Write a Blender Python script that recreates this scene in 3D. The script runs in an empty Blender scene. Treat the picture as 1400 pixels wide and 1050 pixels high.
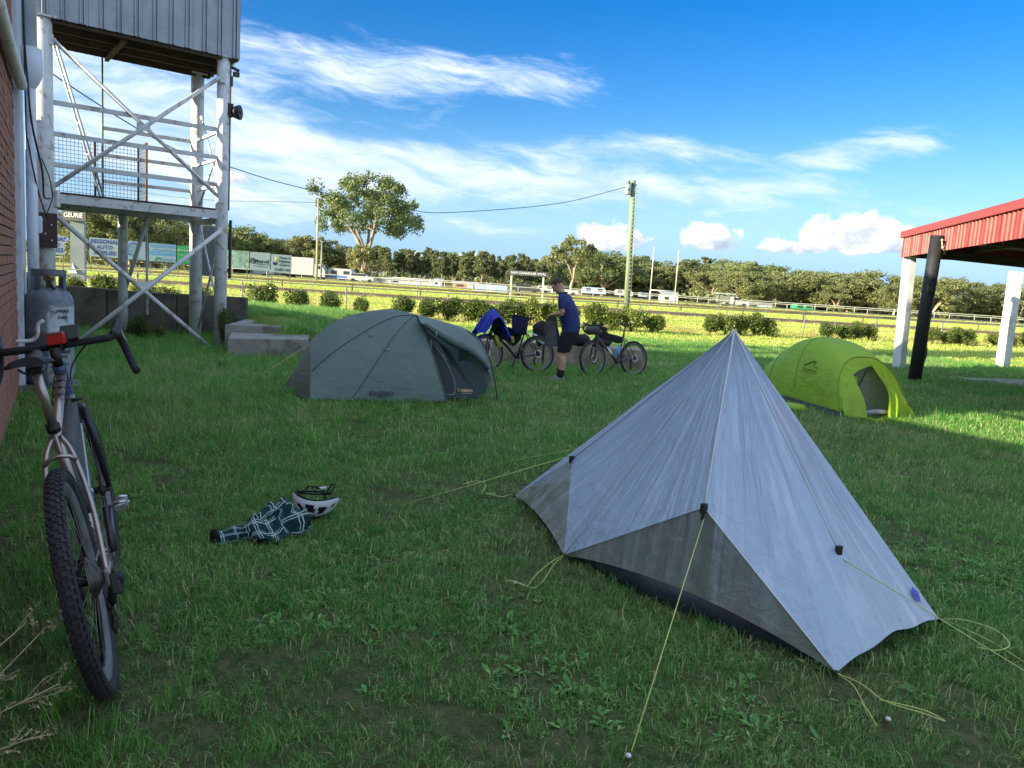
import bpy, bmesh, math, random
from mathutils import Vector, Matrix, Euler
R=math.radians; PI=math.pi
random.seed(7)
SC=bpy.context.scene; COL=SC.collection

# ---------------------------------------------------------------- camera
cd=bpy.data.cameras.new('camera'); cam=bpy.data.objects.new('camera',cd); COL.objects.link(cam)
cd.sensor_width=36; cd.lens=27.0; cd.clip_start=0.05; cd.clip_end=9000
CAM_H=1.6
cam.matrix_world=Matrix.Translation((0,0,CAM_H))@Matrix.Rotation(R(90-7.525),4,'X')@Matrix.Rotation(R(3.7),4,'Z')
SC.camera=cam

# ---------------------------------------------------------------- sky, sun, exposure
SUN_EL=14.0
SUN_DIR=Vector((-.863*math.cos(R(SUN_EL)),-.505*math.cos(R(SUN_EL)),math.sin(R(SUN_EL))))
SKY_STRENGTH=0.115
SUN_STRENGTH=3.8
EXPOSURE=2.0
SC.view_settings.view_transform='Standard'; SC.view_settings.look='None'
SC.view_settings.exposure=EXPOSURE; SC.view_settings.gamma=1; SC.view_settings.use_curve_mapping=False
W=bpy.data.worlds.new('World'); SC.world=W; W.use_nodes=True
class NT:
    """small helper for building node trees"""
    def __init__(s,tree): s.t=tree; s.n=tree.nodes; s.l=tree.links
    def put(s,inp,v):
        if isinstance(v,bpy.types.NodeSocket): s.l.new(v,inp)
        elif v is not None: inp.default_value=v
    def new(s,kind,**kw):
        n=s.n.new(kind)
        for k,v in kw.items(): setattr(n,k,v)
        return n
    def m(s,op,a,b=None,c=None,clamp=False):
        n=s.new('ShaderNodeMath',operation=op,use_clamp=clamp)
        s.put(n.inputs[0],a); s.put(n.inputs[1],b)
        if c is not None: s.put(n.inputs[2],c)
        return n.outputs[0]
    def ss(s,v,lo,hi,a=0.0,b=1.0,smooth=True):
        n=s.new('ShaderNodeMapRange'); n.interpolation_type='SMOOTHSTEP' if smooth else 'LINEAR'
        s.put(n.inputs[0],v)
        for i,x in enumerate((lo,hi,a,b)): s.put(n.inputs[i+1],x)
        return n.outputs[0]
    def comb(s,x,y,z):
        n=s.new('ShaderNodeCombineXYZ')
        for i,v in enumerate((x,y,z)): s.put(n.inputs[i],v)
        return n.outputs[0]
    def sep(s,v):
        n=s.new('ShaderNodeSeparateXYZ'); s.l.new(v,n.inputs[0]); return n.outputs
    def noise(s,vec,scale=5,detail=4,rough=.55,dist=0.0,lac=2.0):
        n=s.new('ShaderNodeTexNoise'); s.put(n.inputs['Vector'],vec)
        n.inputs['Scale'].default_value=scale; n.inputs['Detail'].default_value=detail
        n.inputs['Roughness'].default_value=rough; n.inputs['Distortion'].default_value=dist; n.inputs['Lacunarity'].default_value=lac
        return n.outputs['Fac']
    def mix(s,f,a,b,blend='MIX'):
        n=s.new('ShaderNodeMix',data_type='RGBA',blend_type=blend)
        s.put(n.inputs[0],f)
        for i,v in ((6,a),(7,b)):
            if isinstance(v,(tuple,list)) and len(v)==3: v=(*v,1)
            s.put(n.inputs[i],v)
        return n.outputs[2]

def build_sky():
    w=NT(W.node_tree); w.n.clear()
    out=w.new('ShaderNodeOutputWorld'); bg=w.new('ShaderNodeBackground')
    w.l.new(bg.outputs[0],out.inputs[0]); bg.inputs[1].default_value=SKY_STRENGTH
    sky=w.new('ShaderNodeTexSky'); sky.sky_type='NISHITA'; sky.sun_disc=False
    sky.sun_elevation=R(SUN_EL); sky.sun_rotation=math.atan2(SUN_DIR.x,SUN_DIR.y)
    sky.air_density=1.0; sky.dust_density=0.4; sky.ozone_density=2.5
    d=w.new('ShaderNodeTexCoord').outputs['Generated']
    x,y,z=w.sep(d)
    az=w.m('ARCTAN2',x,y); el=w.m('ARCSINE',z)
    # deepen the blue a little, as the phone did
    hs=w.new('ShaderNodeHueSaturation'); hs.inputs['Saturation'].default_value=SKY_SAT; hs.inputs['Value'].default_value=SKY_VAL; hs.inputs['Hue'].default_value=.516
    w.l.new(sky.outputs[0],hs.inputs['Color'])
    col=w.mix(w.ss(el,.21,-.03),hs.outputs[0],HORIZON)
    up=w.m('MAXIMUM',el,0.0)
    # cirrus: streaks drawn out along the horizon
    wob=w.noise(w.comb(w.m('MULTIPLY',az,2.2),w.m('MULTIPLY',el,5.0),1.7),2.0,3)
    elw=w.m('ADD',w.m('ADD',el,w.m('MULTIPLY',az,.10)),w.m('MULTIPLY_ADD',wob,.07,-.035))
    n1=w.noise(w.comb(w.m('MULTIPLY',az,3.0),w.m('MULTIPLY',elw,15.0),0.0),1.9,10,.62,.35)
    n2=w.noise(w.comb(w.m('MULTIPLY',az,7.0),w.m('MULTIPLY',elw,30.0),4.0),2.2,8,.66,.6)
    tex=w.m('MULTIPLY_ADD',n2,.38,w.m('MULTIPLY',n1,.62))
    def blob(a0,e0,ra,re,gain):
        u=w.m('DIVIDE',w.m('SUBTRACT',az,a0),ra); v=w.m('DIVIDE',w.m('SUBTRACT',el,e0),re)
        q=w.m('ADD',w.m('MULTIPLY',u,u),w.m('MULTIPLY',v,v))
        return w.m('MULTIPLY',w.m('EXPONENT',w.m('MULTIPLY',q,-1.0)),gain)
    tot=None
    for b in ((-.20,.245,.17,.040,.38),(0.02,.240,.10,.026,.27),(.15,.172,.20,.022,.34),(-.52,.20,.17,.10,.40),(-.33,.13,.20,.07,.32),(-.13,.36,.05,.02,.33),(-.30,.40,.08,.025,.28),
              (.44,.185,.07,.02,.30),(.30,.135,.12,.016,.26),(.08,.135,.10,.014,.24),(.36,.165,.05,.016,.26),(-.12,.125,.26,.035,.36),(.20,.115,.2,.018,.24),(-.25,.07,.22,.02,.22),(.02,.065,.12,.012,.2),(.5,.10,.2,.02,.16),
              (.62,.30,.12,.05,.05)):
        v=blob(*b); tot=v if tot is None else w.m('ADD',tot,v)
    # unseen streaks added overhead and behind the camera to brighten the shade
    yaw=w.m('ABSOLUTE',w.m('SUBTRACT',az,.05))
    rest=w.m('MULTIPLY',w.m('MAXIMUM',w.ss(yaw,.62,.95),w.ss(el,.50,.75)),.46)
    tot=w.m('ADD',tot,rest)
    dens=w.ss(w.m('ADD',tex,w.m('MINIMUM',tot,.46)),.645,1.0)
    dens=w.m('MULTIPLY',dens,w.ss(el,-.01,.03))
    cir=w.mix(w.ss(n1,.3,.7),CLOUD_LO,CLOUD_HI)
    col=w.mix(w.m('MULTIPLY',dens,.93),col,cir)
    # cumulus heaps low over the trees
    cn=w.noise(w.comb(w.m('MULTIPLY',az,1.0),w.m('MULTIPLY',el,1.25),7.3),34,8,.58,.25)
    cl=w.noise(w.comb(w.m('MULTIPLY',az,1.0),w.m('MULTIPLY',el,1.25),2.1),16,5,.5)
    for (a0,e0,ra,re) in CUMULI:
        u=w.m('DIVIDE',w.m('SUBTRACT',az,a0),ra); v0=w.m('DIVIDE',w.m('SUBTRACT',el,e0),re)
        v=w.m('MULTIPLY',v0,w.ss(v0,-.05,.05,2.1,1.0))
        q=w.m('SQRT',w.m('ADD',w.m('MULTIPLY',u,u),w.m('MULTIPLY',v,v)))
        f=w.m('ADD',w.m('SUBTRACT',1.0,q),w.m('MULTIPLY_ADD',cn,1.5,-.75))
        f=w.m('ADD',f,w.m('MULTIPLY_ADD',cl,.9,-.45))
        a=w.ss(f,.16,.42)
        sh=w.m('ADD',w.m('MULTIPLY_ADD',v0,.55,.45),w.m('ADD',w.m('MULTIPLY',u,-.22),w.m('MULTIPLY_ADD',cn,2.0,-1.0)))
        cc=w.mix(w.ss(sh,-.1,.75),CUM_LO,CUM_HI)
        col=w.mix(w.m('MULTIPLY',a,.96),col,cc)
    w.l.new(col,bg.inputs[0])
SKY_SAT=1.48; SKY_VAL=.48
HORIZON=(.85,1.50,2.6); CLOUD_LO=(1.2,1.78,2.6); CLOUD_HI=(2.4,2.62,2.95); CUM_LO=(1.0,1.32,1.8); CUM_HI=(2.6,2.56,2.5)
CUMULI=[(.112,.060,.056,.032),(.232,.064,.052,.030),(.405,.074,.105,.038),(.33,.062,.05,.015),(-.07,.022,.035,.016),(-.14,.020,.03,.014),(-.36,.10,.035,.012),(.9,.06,.1,.03),(1.4,.06,.12,.04),(-1.3,.06,.12,.03)]
build_sky()
sl=bpy.data.lights.new('sun','SUN'); sl.energy=SUN_STRENGTH; sl.angle=R(.53); sl.color=(1.0,.87,.62)
sun=bpy.data.objects.new('sun',sl); COL.objects.link(sun)
sun.rotation_euler=SUN_DIR.to_track_quat('Z','Y').to_euler()
# ---------------------------------------------------------------- materials
def mat(name,col,rough=.6,var=.18,scale=6,bump=.0,bscale=40,metal=0.0,spec=.4,stain=None,stain_amt=.5,stain_scale=2.5,stain_edge=(.5,.62),trans=0.0,stretch=None,world=False,sheen=0,coat=0):
    m=bpy.data.materials.new(name); m.use_nodes=True; w=NT(m.node_tree)
    b=w.n['Principled BSDF']; tc=w.new('ShaderNodeTexCoord')
    v=tc.outputs['Object']
    if world: v=w.new('ShaderNodeNewGeometry').outputs['Position']
    if stretch:
        mp=w.new('ShaderNodeMapping'); w.l.new(v,mp.inputs[0]); mp.inputs['Scale'].default_value=stretch; vs=mp.outputs[0]
    else: vs=v
    n=w.noise(vs,scale,5,.6)
    lo=[c*(1-var) for c in col]; hi=[min(1,c*(1+var)) for c in col]
    c=w.mix(w.ss(n,.3,.7),lo,hi)
    r=w.m('MULTIPLY_ADD',n,.16,rough-.08)
    if stain:
        n2=w.noise(vs,stain_scale,7,.65,.3)
        k=w.m('MULTIPLY',w.ss(n2,*stain_edge),stain_amt)
        c=w.mix(k,c,stain)
    w.l.new(c,b.inputs['Base Color']); w.l.new(r,b.inputs['Roughness'])
    b.inputs['Metallic'].default_value=metal; b.inputs['Specular IOR Level'].default_value=spec
    if sheen: b.inputs['Sheen Weight'].default_value=sheen
    if coat: b.inputs['Coat Weight'].default_value=coat
    if bump:
        bp=w.new('ShaderNodeBump'); bp.inputs['Strength'].default_value=bump; bp.inputs['Distance'].default_value=.01
        w.l.new(w.noise(vs,bscale,4,.6),bp.inputs['Height']); w.l.new(bp.outputs[0],b.inputs['Normal'])
    if trans:
        tr=w.new('ShaderNodeBsdfTranslucent'); w.l.new(c,tr.inputs[0])
        mx=w.new('ShaderNodeMixShader'); mx.inputs[0].default_value=trans
        w.l.new(b.outputs[0],mx.inputs[1]); w.l.new(tr.outputs[0],mx.inputs[2])
        w.l.new(mx.outputs[0],w.n['Material Output'].inputs[0])
    return m
def leaf_mat(name,cols,trans=.35,scale=.8,rough=.5,world=True):
    """foliage: colour varies by leaf clump in space and by object"""
    m=bpy.data.materials.new(name); m.use_nodes=True; w=NT(m.node_tree); b=w.n['Principled BSDF']
    g=w.new('ShaderNodeNewGeometry'); oi=w.new('ShaderNodeObjectInfo'); tc=w.new('ShaderNodeTexCoord')
    n=w.noise(tc.outputs['Object'],scale,3,.7); rnd=oi.outputs['Random']
    isl=g.outputs['Random Per Island']
    c=w.mix(w.ss(n,.32,.68),cols[0],cols[1])
    c=w.mix(w.m('MULTIPLY',isl,.6),c,cols[2])
    hs=w.new('ShaderNodeHueSaturation'); w.l.new(c,hs.inputs['Color'])
    w.l.new(w.m('MULTIPLY_ADD',rnd,.035,.483),hs.inputs['Hue']); w.l.new(w.m('MULTIPLY_ADD',rnd,-.45,1.2),hs.inputs['Value'])
    w.l.new(hs.outputs[0],b.inputs['Base Color']); b.inputs['Roughness'].default_value=rough; b.inputs['Specular IOR Level'].default_value=.35
    tr=w.new('ShaderNodeBsdfTranslucent'); w.l.new(hs.outputs[0],tr.inputs[0])
    mx=w.new('ShaderNodeMixShader'); mx.inputs[0].default_value=trans
    w.l.new(b.outputs[0],mx.inputs[1]); w.l.new(tr.outputs[0],mx.inputs[2]); w.l.new(mx.outputs[0],w.n['Material Output'].inputs[0])
    return m

# ---------------------------------------------------------------- mesh builder
def V(*a): return Vector(a[0]) if len(a)==1 else Vector(a)
class MB:
    def __init__(s): s.v=[]; s.f=[]; s.mi=[]; s.k=0; s.sm=[]
    def add(s,vs,fs,smooth=False):
        o=len(s.v); s.v.extend(Vector(v) for v in vs)
        for f in fs: s.f.append([i+o for i in f]); s.mi.append(s.k); s.sm.append(smooth)
        return s
    def box(s,c,size,rot=None,bev=0.0):
        c=V(c); hx,hy,hz=[d/2 for d in size]
        M_=rot if rot is not None else Matrix.Identity(3)
        if isinstance(rot,(int,float)): M_=Matrix.Rotation(rot,3,'Z')
        if bev<=0:
            vs=[c+M_@V(x*hx,y*hy,z*hz) for z in(-1,1) for y in(-1,1) for x in(-1,1)]
            return s.add(vs,[(0,2,3,1),(4,5,7,6),(0,1,5,4),(2,6,7,3),(0,4,6,2),(1,3,7,5)])
        bm=bmesh.new(); bmesh.ops.create_cube(bm,size=1)
        for v in bm.verts: v.co=V(v.co.x*2*hx,v.co.y*2*hy,v.co.z*2*hz)
        bmesh.ops.bevel(bm,geom=bm.edges[:],offset=bev,segments=2,affect='EDGES',profile=.6)
        bm.verts.index_update()
        vs=[c+M_@v.co for v in bm.verts]; fs=[[v.index for v in f.verts] for f in bm.faces]; bm.free()
        return s.add(vs,fs)
    def beam(s,a,b,w,h,up=(0,0,1)):
        a=V(a); b=V(b); d=(b-a); L=d.length; d.normalize(); u=V(up)
        if abs(d.dot(u))>.98: u=V(1,0,0)
        x=d.cross(u).normalized(); z=x.cross(d)
        vs=[p+x*(sx*w/2)+z*(sz*h/2) for p in(a,b) for sz in(-1,1) for sx in(-1,1)]
        return s.add(vs,[(0,1,3,2),(4,6,7,5),(0,4,5,1),(2,3,7,6),(0,2,6,4),(1,5,7,3)])
    def tube(s,pts,r,n=8,cap=True,closed=False,flat=1.0,nrm=None):
        pts=[V(p) for p in pts]; N=len(pts)
        rs=[r]*N if isinstance(r,(int,float)) else list(r)
        vs=[];prev=None
        for i,p in enumerate(pts):
            if closed: t=pts[(i+1)%N]-pts[i-1]
            else: t=pts[min(i+1,N-1)]-pts[max(i-1,0)]
            t=t.normalized() if t.length>1e-9 else V(0,0,1)
            if prev is None:
                u=V(nrm) if nrm else (V(0,0,1) if abs(t.z)<.9 else V(1,0,0))
            else: u=prev
            x=(u-t*u.dot(t))
            x=x.normalized() if x.length>1e-6 else t.orthogonal().normalized()
            prev=x; y=t.cross(x)
            for k in range(n):
                a=2*PI*k/n; vs.append(p+x*(math.cos(a)*rs[i]*flat)+y*(math.sin(a)*rs[i]))
        fs=[]
        for i in range(N if closed else N-1):
            j=(i+1)%N
            for k in range(n):
                k2=(k+1)%n; fs.append((i*n+k,i*n+k2,j*n+k2,j*n+k))
        if cap and not closed: fs.append(tuple(range(n-1,-1,-1))); fs.append(tuple((N-1)*n+k for k in range(n)))
        return s.add(vs,fs,True)
    def lathe(s,prof,c=(0,0,0),n=24,axis='Z',M_=None):
        c=V(c); vs=[]
        for (r,z) in prof:
            for k in range(n):
                a=2*PI*k/n; p=V(r*math.cos(a),r*math.sin(a),z)
                if axis=='Y': p=V(p.x,p.z,p.y)
                if axis=='X': p=V(p.z,p.x,p.y)
                if M_ is not None: p=M_@p
                vs.append(c+p)
        fs=[]
        for i in range(len(prof)-1):
            for k in range(n):
                k2=(k+1)%n; fs.append((i*n+k,i*n+k2,(i+1)*n+k2,(i+1)*n+k))
        return s.add(vs,fs,True)
    def ring(s,R_,r,c=(0,0,0),axis='Y',n=48,m=8,ry=None,tweak=None):
        """torus round an axis; ry = half width along the axis"""
        ry=ry or r; vs=[]
        for i in range(n):
            a=2*PI*i/n
            for k in range(m):
                b=2*PI*k/m; q=R_+r*math.cos(b); yy=ry*math.sin(b)
                if tweak: q,yy=tweak(i,k,q,yy)
                p=V(q*math.cos(a),yy,q*math.sin(a))
                if axis=='Z': p=V(p.x,p.z,p.y)
                if axis=='X': p=V(p.y,p.x,p.z)
                vs.append(V(c)+p)
        fs=[]
        for i in range(n):
            for k in range(m):
                fs.append((i*m+k,i*m+(k+1)%m,((i+1)%n)*m+(k+1)%m,((i+1)%n)*m+k))
        return s.add(vs,fs,True)
    def grid(s,rows,smooth=True,closed=False):
        n=len(rows[0]); vs=[p for r in rows for p in r]; fs=[]
        for i in range(len(rows)-1):
            for k in range(n if closed else n-1):
                k2=(k+1)%n; fs.append((i*n+k,i*n+k2,(i+1)*n+k2,(i+1)*n+k))
        return s.add(vs,fs,smooth)
    def poly(s,pts,depth=None):
        """flat polygon, optionally extruded by a vector"""
        pts=[V(p) for p in pts]; n=len(pts)
        if depth is None: return s.add(pts,[tuple(range(n))])
        d=V(depth); vs=pts+[p+d for p in pts]
        return s.add(vs,[tuple(range(n)),tuple(range(2*n-1,n-1,-1))]+[(i,i+n,(i+1)%n+n,(i+1)%n) for i in range(n)])
    def ball(s,c,r,n=12,m=8,M_=None):
        rx,ry,rz=(r,r,r) if isinstance(r,(int,float)) else r; c=V(c); vs=[]
        for i in range(m+1):
            t=PI*i/m
            for k in range(n):
                a=2*PI*k/n; p=V(rx*math.sin(t)*math.cos(a),ry*math.sin(t)*math.sin(a),rz*math.cos(t))
                vs.append(c+(M_@p if M_ is not None else p))
        fs=[(i*n+k,(i+1)*n+k,(i+1)*n+(k+1)%n,i*n+(k+1)%n) for i in range(m) for k in range(n)]
        return s.add(vs,fs,True)
    def mesh(s,name,mats,off=None):
        me=bpy.data.meshes.new(name)
        vs=[(v-off)[:] for v in s.v] if off is not None else [v[:] for v in s.v]
        me.from_pydata(vs,[],s.f)
        if not isinstance(mats,(list,tuple)): mats=[mats]
        for m in mats: me.materials.append(m)
        me.polygons.foreach_set('material_index',s.mi); me.polygons.foreach_set('use_smooth',s.sm)
        me.update(); return me
    def build(s,name,mats,parent=None,local=False,auto=None,**tags):
        """one mesh object; coordinates are world unless local (then the parent's own frame)"""
        off=None
        if parent is not None and not local: off=wloc(parent)
        me=s.mesh(name,mats,off); o=bpy.data.objects.new(name,me); COL.objects.link(o)
        if parent is not None: o.parent=parent
        for k,v in tags.items(): o[k]=v
        if auto: me.set_sharp_from_angle(angle=R(auto))
        return o
def wloc(o):
    p=Vector((0,0,0))
    while o is not None: p+=o.location; o=o.parent
    return p
def tag(o,label=None,cat=None,group=None,kind=None):
    for k,v in (('label',label),('category',cat),('group',group),('kind',kind)):
        if v: o[k]=v
    return o
def thing(name,label,cat,loc=(0,0,0),group=None,rz=0):
    o=bpy.data.objects.new(name,None); COL.objects.link(o); o.location=loc; o.rotation_euler=(0,0,rz); o.empty_display_size=.1
    return tag(o,label,cat,group)
def copy_tree(o,parent=None):
    c=o.copy(); COL.objects.link(c); c.parent=parent
    for ch in list(o.children): copy_tree(ch,c)
    return c
def place(mesh,name,parent,loc,rot=(0,0,0),sc=1.0):
    o=bpy.data.objects.new(name,mesh); COL.objects.link(o); o.parent=parent; o.location=loc; o.rotation_euler=rot
    o.scale=(sc,)*3 if isinstance(sc,(int,float)) else sc
    return o
def text(name,body,size,loc,xdir,up,m,parent=None,align='CENTER',sx=1.0,ext=.002,bold=0.0,local=False):
    """flat lettering lying in the plane of xdir and up"""
    c=bpy.data.curves.new(name,'FONT'); c.body=body; c.size=size; c.align_x=align; c.align_y='CENTER'; c.extrude=ext; c.offset=bold; c.resolution_u=2
    c.materials.append(m)
    o=bpy.data.objects.new(name,c); COL.objects.link(o)
    x=V(xdir).normalized(); z=x.cross(V(up)).normalized(); y=z.cross(x)
    M_=Matrix((x,y,z)).transposed().to_4x4()
    p=V(loc)
    if parent is not None:
        o.parent=parent
        if not local: p=p-wloc(parent)
    o.matrix_basis=Matrix.Translation(p)@M_@Matrix.Diagonal((sx,1,1,1))
    return o
def lerp(a,b,t): return a+(b-a)*t
def vl(a,b,t): return V(a)*(1-t)+V(b)*t
def sst(x,a,b):
    t=max(0,min(1,(x-a)/(b-a))); return t*t*(3-2*t)
def spline(pts,n=8):
    """Catmull-Rom through points"""
    P=[V(p) for p in pts]; P=[P[0]*2-P[1]]+P+[P[-1]*2-P[-2]]; out=[]
    for i in range(1,len(P)-2):
        for k in range(n):
            t=k/n; a,b,c,d=P[i-1:i+3]
            out.append(.5*((2*b)+(c-a)*t+(2*a-5*b+4*c-d)*t*t+(3*b-a-3*c+d)*t**3))
    out.append(P[-2]); return out
def interp(xs,ys,x):
    if x<=xs[0]: return ys[0]
    for i in range(len(xs)-1):
        if x<=xs[i+1]: return lerp(ys[i],ys[i+1],(x-xs[i])/(xs[i+1]-xs[i]))
    return ys[-1]
from mathutils import noise as mn
def fbm(x,y,z=0.0,o=3): return mn.fractal(V(x,y,z),1.0,2.0,o)

# common materials
M_WHITE=mat('white_paint',(.66,.68,.70),.5,.06,3,.15,60,stain=(.30,.24,.18),stain_amt=.55,stain_scale=5,stain_edge=(.56,.66))
M_GALV=mat('galvanised',(.40,.43,.45),.42,.16,3,.1,30,metal=.55,stain=(.20,.20,.20),stain_amt=.35)
M_DARKM=mat('dark_metal',(.05,.05,.055),.45,.2,8)
M_BLACK=mat('black_plastic',(.018,.018,.02),.5,.2,8)
M_RUBBER=mat('tyre_rubber',(.028,.028,.03),.75,.25,14,.3,90)
M_CONC=mat('concrete',(.155,.15,.135),.85,.14,4,.35,60,stain=(.055,.05,.042),stain_amt=.8,stain_scale=1.6,stain_edge=(.45,.66))
M_STEEL=mat('bare_steel',(.5,.5,.5),.3,.1,8,metal=.9)
M_CORD=mat('lime_cord',(.50,.56,.17),.7,.1,30)
M_NAVY=mat('navy_cloth',(.016,.022,.085),.8,.2,14,.2,120)
M_DKCLOTH=mat('black_cloth',(.012,.012,.016),.85,.25,14,.2,120)
M_BLUE=mat('blue_cloth',(.012,.035,.36),.7,.15,10,.2,80)
M_SKIN=mat('skin',(.50,.29,.20),.5,.08,20,.1,150)
M_RUST=mat('rust',(.13,.055,.03),.8,.3,20)
# ---------------------------------------------------------------- ground
def terrain(x,y):
    e=sst(x,-6.0,-4.9)
    t=.55*(1-sst(x,-5.0,-2.2))*sst(y,lerp(16.4,13.7,e),lerp(16.6,15.2,e))*(1-sst(y,19.5,26.5))
    return t+.012*fbm(x*.6,y*.6,3.0,2)*(1-sst(y,22,40))
def ground_mat():
    m=bpy.data.materials.new('ground_turf'); m.use_nodes=True; w=NT(m.node_tree); b=w.n['Principled BSDF']
    pos=w.new('ShaderNodeNewGeometry').outputs['Position']; x,y,z=w.sep(pos)
    big=w.noise(pos,.16,4,.6); mid=w.noise(pos,.9,5,.65); fine=w.noise(pos,14,5,.75); st=w.noise(w.comb(w.m('MULTIPLY',x,.25),y,0.0),.55,4,.6)
    lawn=w.mix(w.ss(mid,.3,.7),(.19,.31,.04),(.31,.43,.07))
    lawn=w.mix(w.m('MULTIPLY',w.ss(fine,.5,.75),.45),lawn,(.22,.24,.06))
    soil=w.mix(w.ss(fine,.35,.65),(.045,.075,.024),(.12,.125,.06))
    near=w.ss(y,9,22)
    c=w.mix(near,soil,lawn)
    rough=w.mix(w.ss(mid,.35,.7),(.30,.34,.07),(.44,.42,.14))
    yb=w.m('SUBTRACT',y,w.m('MULTIPLY',x,.27))
    c=w.mix(w.ss(w.m('ADD',yb,w.m('MULTIPLY',mid,2.0)),29.2,31.0),c,rough)
    oval=w.mix(w.ss(st,.35,.65),(.36,.47,.07),(.46,.54,.11))
    yo=w.m('ADD',y,w.m('MULTIPLY',x,-.12))
    c=w.mix(w.ss(yo,57,60),c,oval)
    straw=w.mix(w.ss(mid,.3,.7),(.42,.34,.16),(.30,.29,.10))
    c=w.mix(w.ss(w.m('ADD',yo,w.m('MULTIPLY',big,30)),122,132),c,straw)
    w.l.new(c,b.inputs['Base Color']); b.inputs['Roughness'].default_value=.9; b.inputs['Specular IOR Level'].default_value=.1
    bp=w.new('ShaderNodeBump'); bp.inputs['Strength'].default_value=.9; bp.inputs['Distance'].default_value=.05
    w.l.new(w.m('ADD',fine,w.noise(pos,3.2,5,.7)),bp.inputs['Height']); w.l.new(bp.outputs[0],b.inputs['Normal'])
    return m
def axis_vals(fine_lo,fine_hi,step,far_lo,far_hi):
    a=[]; x=fine_lo
    while x<=fine_hi+1e-6: a.append(x); x+=step
    d=step
    while a[-1]<far_hi: d*=1.35; a.append(a[-1]+d)
    d=step
    while a[0]>far_lo: d*=1.35; a.insert(0,a[0]-d)
    return a
xs=axis_vals(-14,16,.4,-4000,4000); ys=axis_vals(-2,30,.4,-3000,5000)
xs.append(-6.25); xs.sort()
mb=MB(); mb.grid([[V(x,y,terrain(x,y)) for x in xs] for y in ys])
M_GROUND=ground_mat()
g=mb.build('ground',M_GROUND); g['kind']='structure'
# dirt strip along the track
M_DIRT=mat('track_dirt',(.12,.060,.036),.95,.3,.6,.4,8,world=True)
mb=MB(); rows=[]
for i in range(61):
    x=-70+i*3.0; y0=53.0+x*.12+.5*fbm(x*.1,0); rows.append([V(x,y0+k*3.3,.012+ (.10 if 0<k<3 else 0)) for k in range(4)])
mb.grid(rows); d=mb.build('dirt_track',M_DIRT); d['kind']='structure'
# concrete apron under the shed
mb=MB(); mb.poly([(10.2,18.3,.03),(11.6,17.4,.03),(22,14.5,.03),(24,18.3,.03),(12.5,19.0,.03)],(0,0,-.2))
s=mb.build('pavement',mat('apron_concrete',(.38,.36,.33),.9,.12,2,.2,40,stain=(.2,.17,.13),stain_amt=.5)); s['kind']='structure'

# ---------------------------------------------------------------- clubhouse on the left (throws the long shade)
WD=V(-.505,.863,0); WN=V(.863,.505,0)
def wp(s,n,z=0): return WD*s+WN*n+V(0,0,z)
WROT=math.atan2(WD.y,WD.x)
NW=-.476
club=thing('clubhouse','red brick clubhouse with white corner cladding along the left edge','building',wp(8.5,-3,0))
M_BRICK=mat('brick',(.33,.150,.105),.85,.22,9,.5,70,stain=(.20,.10,.08),stain_amt=.6,stain_scale=14)
M_MORTAR=mat('mortar',(.24,.20,.17),.9,.15,12,.3,80)
M_ROOFG=mat('roof_sheet',(.42,.44,.45),.5,.1,3,metal=.3)
def wbox(mb,s0,s1,n0,n1,z0,z1):
    mb.box(wp((s0+s1)/2,(n0+n1)/2,(z0+z1)/2),(abs(s1-s0),abs(n1-n0),z1-z0),WROT); return mb
HT=6.45
def roof_z(s): return lerp(5.1,HT,min(1,(s-6.6)/3.6))
b=MB(); b.poly([wp(6.6,NW-.03,-.1),wp(10.2,NW-.03,-.1),wp(10.2,NW-.03,HT-.02),wp(6.6,NW-.03,5.08)],wp(0,-6.5,0)); wbox(b,10.2,12.03,NW-6.3,NW-.06,-.1,HT-.05); b.build('wall',M_MORTAR,club)
b=MB(); wbox(b,1.9,6.64,NW-6.45,NW-.04,-.1,2.58); wbox(b,-9,1.96,NW-8.5,NW-2.0,-.1,2.575); b.build('low_wing',M_BRICK,club)
b=MB(); wbox(b,1.8,6.63,NW-6.4,NW,2.585,2.66); wbox(b,-9.1,1.85,NW-8.6,NW-1.9,2.59,2.665); b.build('low_roof',M_ROOFG,club)
b=MB(); b.poly([wp(6.56,NW-.02,5.1),wp(10.2,NW-.02,HT),wp(12.1,NW-.02,HT),wp(12.1,NW-.02,HT+.1),wp(10.2,NW-.02,HT+.1),wp(6.56,NW-.02,5.2)],wp(0,-6.58,0)); b.build('roof',M_ROOFG,club)
# bricks: the ones that show are single objects
me=MB().box((0,0,0),(.226,.05,.075),None,.006).mesh('brick',M_BRICK)
blist=[]
for c in range(80):
    z=.045+c*.086
    for k in range(17):
        s0=6.62+k*.236+(.118 if c%2 else 0)
        if s0+.23<10.2 and z<roof_z(s0)-.06: blist.append((s0+.115,z))
blist.sort(key=lambda t:(t[0]-6.2)**2*.55+(t[1]-1.6)**2*1.0)
rb=random.Random(3); inv=wp(8.5,-3,0)
blist_s=[t for t in blist if t[0]>7.0]
sel=set(blist_s[:300])
for (s_,z) in blist_s[:300]:
    o=place(me,'brick',club,wp(s_,NW-.022+rb.uniform(-.003,.004),z)-inv,(rb.uniform(-.01,.01),0,WROT+rb.uniform(-.01,.01)))
b=MB()
for t in blist:
    if t not in sel: b.box(wp(t[0],NW-.022+rb.uniform(-.003,.004),t[1]),(.226,.05,.075),WROT)
b.build('brickwork',M_BRICK,club,kind='stuff')
M_CLAD=mat('white_cladding',(.60,.66,.76),.45,.05,2,.1,40,stain=(.35,.33,.30),stain_amt=.35,stain_scale=3)
b=MB(); wbox(b,10.21,10.24,NW-.1,NW+.045,.02,HT-.1); wbox(b,10.24,10.62,NW-.06,NW+.06,.02,HT-.1)
b.build('corner_post',M_CLAD,club)
b=MB()
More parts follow.
